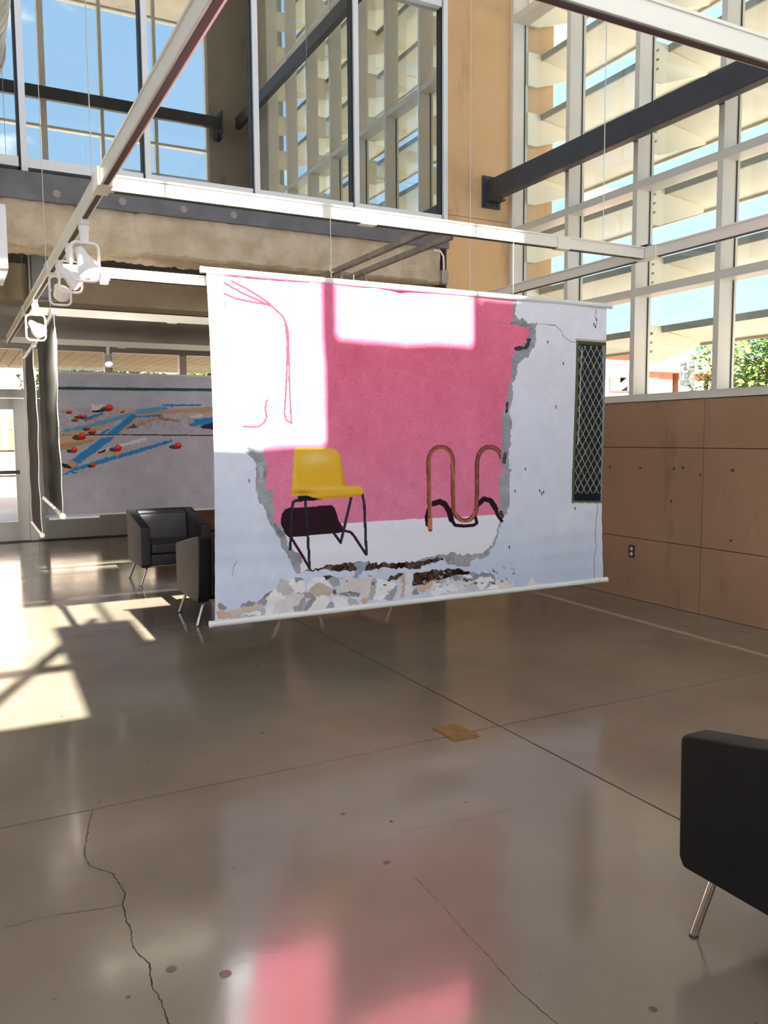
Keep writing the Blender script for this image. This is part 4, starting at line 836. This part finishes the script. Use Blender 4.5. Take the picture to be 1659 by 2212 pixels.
# ---- two banners seen edge on
def side_banner(label, a, b, zt, zb, seed, r=0.022):
    a = np.array(a); b = np.array(b); nx, ny = 60, 60; U, V = np.meshgrid(np.linspace(0, 1, nx), np.linspace(1, 0, ny))
    wob = 0.007 * np.sin(V * 9 + seed) * np.exp(-U * 3) + 0.008 * np.sin(U * 9 + seed + V) * np.sin(np.pi * V) + 0.003 * np.sin(V * 31 + seed)
    X = a[0] + (b[0] - a[0]) * U + wob; Y = a[1] + (b[1] - a[1]) * U; Z = zb + (zt - zb) * V
    root = empty('side_banner', (a[0], a[1], zb)); tag(root, label, 'banner', 'banners seen edge on')
    under(cloth('cloth', None, X, Y, Z, None, M_BACKCLOTH), root)
    hem = MB().tube([(x - 0.0, y - 0.004, z) for x, y, z in zip(X[:, 0], Y[:, 0], Z[:, 0])], 0.004, 6).build('edge_hem', M_WHITE); under(hem, root)
    d = (b - a) / np.linalg.norm(b - a)
    for nm, z in (('top_rod', zt + 0.012), ('bottom_rod', zb - 0.012)):
        p0 = (a[0] - d[0] * 0.05, a[1] - d[1] * 0.05, z); p1 = (b[0] + d[0] * 0.03, b[1] + d[1] * 0.03, z)
        under(MB().tube([p0, p1], r, 14).build(nm, M_ROD, None, True), root)
        under(MB().lathe([(r, 0), (r * 1.1, 0.002), (r * 1.1, 0.014), (0, 0.016)], p0, (-d[0], -d[1], 0), 16).build('end_cap', M_WHITE, None, True), root)
    for t in (0.15, 0.85):
        q = a + (b - a) * t; under(MB().tube([(q[0], q[1], zt + 0.03), (q[0], q[1], 3.1 if q[1] > 10.5 else 3.5)], 0.002, 6).build('wire', M_WIRE), root)
side_banner('larger dark banner seen edge on, next to the blue plank banner', (0.90, 8.17), (0.985, 10.68), 2.64, 0.80, 0.3, 0.026)
side_banner('smaller dark banner seen edge on, by the glass door', (0.775, 8.85), (0.80, 10.15), 2.40, 0.56, 2.1, 0.022)

# ------------------------------------------------------------------ armchairs
def armchair(label, loc, rot):
    """local frame: front towards -y, origin on the floor at the centre"""
    r = empty('armchair', (loc[0], loc[1], 0)); tag(r, label, 'armchair', 'black leather armchairs'); r.rotation_euler = (0, 0, rot)
    w = 0.355; yf, yb = -0.36, 0.40
    side = [(yf + 0.018, 0.19), (yf, 0.22), (yf - 0.005, 0.588), (yf + 0.012, 0.606), (yb - 0.03, 0.735), (yb, 0.72), (yb - 0.005, 0.60), (yb - 0.035, 0.30), (yb - 0.06, 0.22), (yb - 0.09, 0.19)]
    for s in (-1, 1):
        x0, x1 = (s * w, s * (w - 0.095))
        arm = MB().prism(side, 'x', min(x0, x1), max(x0, x1)).build('armrest', [M_LEATHER2], None, True, bevel=0.022, seg=3); arm.parent = r
        front = MB().tube([(s * (w - 0.012), yf + 0.004, 0.25), (s * (w - 0.010), yf + 0.004, 0.545), (s * (w - 0.03), yf + 0.016, 0.592), (s * (w - 0.065), yf + 0.016, 0.592), (s * (w - 0.09), yf + 0.004, 0.545), (s * (w - 0.09), yf + 0.004, 0.25)], 0.003, 6).build('piping', M_LEATHER, arm)
    back = MB().prism([(yb - 0.17, 0.34), (yb - 0.12, 0.715), (yb - 0.09, 0.74), (yb - 0.02, 0.735), (yb - 0.005, 0.70), (yb - 0.06, 0.24), (yb - 0.12, 0.205)], 'x', -w + 0.098, w - 0.098).build('backrest', M_LEATHER, None, True, bevel=0.018, seg=3); back.parent = r
    cush = MB().prism([(yb - 0.225, 0.40), (yb - 0.185, 0.68), (yb - 0.16, 0.70), (yb - 0.125, 0.69), (yb - 0.165, 0.40)], 'x', -w + 0.102, w - 0.102).build('back_cushion', mat('grey_leather', (34, 35, 38), (40, 41, 44), scale=9, rough=0.4, bump=0.06, bscale=140), None, True, bevel=0.012, seg=3); cush.parent = r
    seat = MB().box(-w + 0.1, w - 0.1, yf + 0.0, yb - 0.18, 0.325, 0.43).build('seat_cushion', M_LEATHER, None, True, bevel=0.03, seg=4); seat.parent = r
    base = MB().prism([(yf + 0.005, 0.215), (yf + 0.005, 0.32), (yb - 0.12, 0.32), (yb - 0.12, 0.20)], 'x', -w + 0.098, w - 0.098).build('seat_base', M_LEATHER, None, True, bevel=0.008); base.parent = r
    for s in (-1, 1):
        for yy, oy in ((yf + 0.09, -0.02), (yb - 0.14, 0.04)):
            x = s * (w - 0.07); q = [(s * 0.10, yy, 0.195), (x - s * 0.03, yy, 0.195), (x, yy, 0.186), (x + s * 0.012, yy + oy * 0.3, 0.165), (s * (w + 0.002), yy + oy, 0.004)]
            lg = MB().tube(q, 0.0125, 10).build('leg', M_CHROME, None, True); lg.parent = r
            ft = MB().lathe([(0, 0), (0.014, 0), (0.014, 0.007), (0, 0.008)], (s * (w + 0.002), yy + oy, 0), seg=10).build('foot_glide', M_STEEL); ft.parent = lg
    for yy in (yf + 0.09, yb - 0.14):
        rail = MB().tube([(-0.11, yy, 0.195), (0.11, yy, 0.195)], 0.0125, 10).build('cross_rail', M_CHROME, None, True); rail.parent = r
    return r
armchair('black leather armchair facing the viewer, in front of the blue plank banner', (2.02, 8.80), 0.0)
armchair('black leather armchair seen from behind, cut by the left edge of the pink banner', (2.045, 6.74), math.pi)
armchair('black leather armchair hidden behind the pink banner, only its leg reflections showing', (3.09, 6.72), math.pi)
armchair('large black armchair cut by the right edge of the view, nearest the viewer', (2.265, 1.36), math.pi)

# ------------------------------------------------------------------ floor box, wall outlet
fb = empty('floor_box', (2.205, 3.43, 0)); tag(fb, 'brass floor box cover on the crossing of the floor joints', 'floor box')
under(box('frame', (2.13, 2.28, 3.33, 3.535, 0.0, 0.006), M_BRASS, None, 0.002), fb)
under(box('lid', (2.138, 2.272, 3.338, 3.43, 0.006, 0.009), M_BRASS, None, 0.001), fb); under(box('lid', (2.138, 2.272, 3.433, 3.527, 0.006, 0.009), M_BRASS, None, 0.001), fb)
under(box('latch', (2.235, 2.26, 3.42, 3.432, 0.009, 0.011), M_CHROME), fb)
ol = empty('wall_outlet', (XR - 0.002, 5.58, 0.44)); tag(ol, 'dark wall outlet with two pale sockets on the low brown wall', 'outlet')
under(box('cover_plate', (XR - 0.006, XR + 0.003, 5.545, 5.617, 0.382, 0.497), mat('plate_dark', (70, 60, 50), rough=0.4), None, 0.002), ol)
for z in (0.415, 0.463):
    so = under(MB().lathe([(0, 0.004), (0.016, 0.004), (0.017, 0.0)], (XR - 0.006, 5.581, z), (-1, 0, 0), 16).build('socket', mat('ivory', (236, 228, 210), rough=0.4)), ol)
    for dy in (-0.006, 0.006): under(box('slot', (XR - 0.0112, XR - 0.0095, 5.581 + dy - 0.001, 5.581 + dy + 0.001, z - 0.002, z + 0.008), M_GASKET), ol)

# ------------------------------------------------------------------ outside, right
struct(box('ground', (-60, 90, -60, 90, -0.5, -0.31), M_OUTGROUND), 'pale sunlit paving outside')
bd = empty('far_building', (22, 21, 0)); tag(bd, 'peach stucco building with a deep fascia beyond the right glazing', 'building')
def bpx(px, py, y): return at_y(px, py, y)
yb_ = 21.0
zt_ = bpx(1500, 765, yb_)[2]; zm_ = bpx(1500, 806, yb_)[2]
xa = bpx(1300, 800, yb_)[0]
under(box('fascia', (bpx(1400, 800, yb_)[0], 34, yb_, yb_ + 6, zm_, zt_), M_OUTWALL), bd)
under(box('wall', (xa - 6, 34, yb_ + 1.6, yb_ + 6, -0.31, zm_), M_OUTWALL), bd)
under(box('wing', (xa - 6, bpx(1402, 800, yb_ - 1)[0], yb_ - 0.2, yb_ + 6, -0.31, bpx(1350, 780, yb_)[2]), M_OUTWALL), bd)
for px in (1408, 1480, 1545, 1600):
    x = bpx(px, 830, yb_)[0]; under(box('pier', (x, x + 1.3, yb_ + 0.3, yb_ + 1.6, -0.31, zm_), M_OUTWALL), bd)
for px in (1456, 1520, 1580, 1635):
    x = bpx(px, 830, yb_)[0]; under(box('window_opening', (x, x + 0.9, yb_ + 1.56, yb_ + 1.62, bpx(px, 860, yb_)[2] - 0.3, zm_ - 0.15), M_OUTDARK), bd)
for px in (1316, 1338, 1384):
    x = bpx(px, 830, yb_ - 0.2)[0]; z0, z1 = bpx(px, 845, yb_ - 0.2)[2], bpx(px, 815, yb_ - 0.2)[2]; under(box('window_opening', (x, x + 0.75, yb_ - 0.24, yb_ - 0.19, z0, z1), M_OUTDARK), bd)
    under(MB().prism([(x, z0), (x + 0.75, z0), (x + 0.75, z1)], 'y', yb_ - 0.26, yb_ - 0.235).build('shade_fin', mat('fin', (196, 168, 150), rough=0.8)), bd)
for px in (1560,): pass
pl = empty('lamp_post_sign', (0, 0, 0)); q = at_y(1494, 850, 15.0); pl.location = (q[0], 15.0, -0.31); tag(pl, 'white post with a pale hanging sign board beyond the glazing', 'sign')
under(MB().tube([(q[0], 15, -0.31), (q[0], 15, at_y(1494, 752, 15.0)[2])], 0.06, 10).build('post', M_FRAME2), pl)
q2 = at_y(1470, 785, 15.0); under(box('sign_board', (q2[0], q[0] - 0.08, 14.98, 15.02, at_y(1470, 835, 15.0)[2], q2[2]), mat('sign_pale', (206, 208, 204), (190, 192, 190), scale=4, rough=0.6)), pl)
under(box('sign_arm', (q2[0], q[0], 14.99, 15.01, q2[2], q2[2] + 0.04), M_FRAME2), pl)

def tree(label, base, h, cr, n, seed):
    rr = random.Random(seed); r = empty('tree', base); tag(r, label, 'tree', 'trees outside')
    MB().tube([(0, 0, 0), (0.05, 0.02, h * 0.35), (-0.03, 0.05, h * 0.6), (0.02, 0, h * 0.85)], 0.1, 10, radii=[0.14, 0.11, 0.08, 0.03]).build('trunk', M_BARK, r, True)
    ends = []
    for k in range(9):
        an = k * 2.4; z0 = h * (0.35 + 0.05 * k); e = (cr * 0.75 * math.cos(an), cr * 0.75 * math.sin(an), z0 + h * 0.2)
        MB().tube([(0, 0, z0), (e[0] * 0.5, e[1] * 0.5, z0 + h * 0.12), e], 0.04, 6, radii=[0.05, 0.035, 0.012]).build('branch', M_BARK, r, True); ends.append(e)
    vs = []; fs = []
    blobs = [(e[0], e[1], e[2], cr * 0.5) for e in ends] + [(0, 0, h * 0.85, cr * 0.6), (0, 0, h * 0.7, cr * 0.7)]
    for i in range(n):
        bx_, by_, bz_, br = rr.choice(blobs); d = Vector((rr.gauss(0, 1), rr.gauss(0, 1), rr.gauss(0, 1))).normalized() * br * rr.random() ** 0.45
        c = Vector((bx_, by_, bz_)) + d; a = Vector((rr.gauss(0, 1), rr.gauss(0, 1), rr.gauss(0, 1))).normalized(); b = a.orthogonal().normalized(); s = rr.uniform(0.05, 0.10)
        k0 = len(vs); vs += [c - a * s, c + b * s * 0.5, c + a * s, c - b * s * 0.5]; fs.append((k0, k0 + 1, k0 + 2, k0 + 3))
    fo = MB().add(vs, fs).build('foliage', M_LEAF, r); fo['kind'] = 'stuff'
q = at_y(1640, 800, 13.0); tree('bright green leafy tree beyond the right glazing', (q[0] + 0.3, 13.0, -0.31), 4.3, 1.5, 7000, 3)
q = at_y(95, 870, 24.0); tree('green tree outside the far doors', (q[0] + 1.3, 24.0, -0.31), 4.6, 1.6, 5000, 5)
q = at_y(420, 870, 24.0); tree('yellow green tree outside the far doors, right of the blue plank banner', (q[0] + 1.0, 25.0, -0.31), 4.2, 1.5, 4000, 8)

# ------------------------------------------------------------------ outside the far doors
sf = empty('wood_soffit', (0, YD + 2.5, 2.9)); tag(sf, 'timber plank soffit outside the storefront', 'soffit')
plank = None
for k in range(52):
    x = -5.2 + k * 0.2
    if plank is None: plank = under(box('plank', (-0.094, 0.094, YD + 0.22, YD + 5.2, 2.93, 2.96), M_WOOD, None, 0.004), sf); plank.location.x = x
    else:
        o = bpy.data.objects.new('plank', plank.data); link(o, sf); o.matrix_parent_inverse = plank.matrix_parent_inverse.copy(); o.location.x = x
under(box('backing', (-5.3, 5.3, YD + 0.22, YD + 5.2, 2.965, 3.2), mat('soffit_backing', (96, 78, 50), rough=0.8)), sf)
for x in (-5.2, 5.2): under(MB().tube([(x, YD + 5.0, -0.31), (x, YD + 5.0, 2.93)], 0.07, 10).build('column', M_STEEL), sf)
cb = empty('courtyard_building', (0, 31, 0)); tag(cb, 'pale courtyard building with tan windows seen through the glass door', 'building')
under(box('wall', (-14, 20, 31, 32, -0.31, 6.5), mat('pale_pink_wall', (178, 152, 142), (188, 162, 152), scale=0.7, rough=0.9)), cb)
for px0, px1 in ((-60, 6), (16, 45), (60, 110), (140, 190), (230, 300)):
    a = at_y(px0, 900, 31)[0]; b = at_y(px1, 970, 31)[0]; z1, z0 = at_y(30, 901, 31)[2], at_y(30, 972, 31)[2]
    wn = under(box('window', (a, b, 30.93, 31.02, z0, z1), mat('tan_window', (140, 112, 66), (130, 104, 62), scale=0.5, rough=0.4)), cb)
    under(box('window_bar', (a, b, 30.9, 30.93, (z0 + z1 * 2) / 3 - 0.03, (z0 + z1 * 2) / 3 + 0.03), M_FRAME2), cb)
rl = empty('mesh_railing', (0, 22, 0)); tag(rl, 'orange wire mesh railing outside the glass door', 'railing')
mo = mat('rust_paint', (214, 150, 122), rough=0.6); z1, z0 = at_y(30, 974, 22)[2], at_y(30, 1028, 22)[2]
for z in (z0, z1): under(MB().tube([(-6, 22, z), (6, 22, z)], 0.025, 8).build('rail', mo), rl)
for k in range(9): under(MB().tube([(-6 + k * 1.5, 22, -0.31), (-6 + k * 1.5, 22, z1)], 0.025, 8).build('post', mo), rl)
mb = MB()
for k in range(120): mb.box(-6 + k * 0.1, -6 + k * 0.1 + 0.008, 21.996, 22.004, z0, z1)
for k in range(1, 8): z = z0 + (z1 - z0) * k / 8; mb.box(-6, 6, 21.994, 22.002, z - 0.004, z + 0.004)
o = under(mb.build('wire_mesh', mo), rl); o['kind'] = 'stuff'
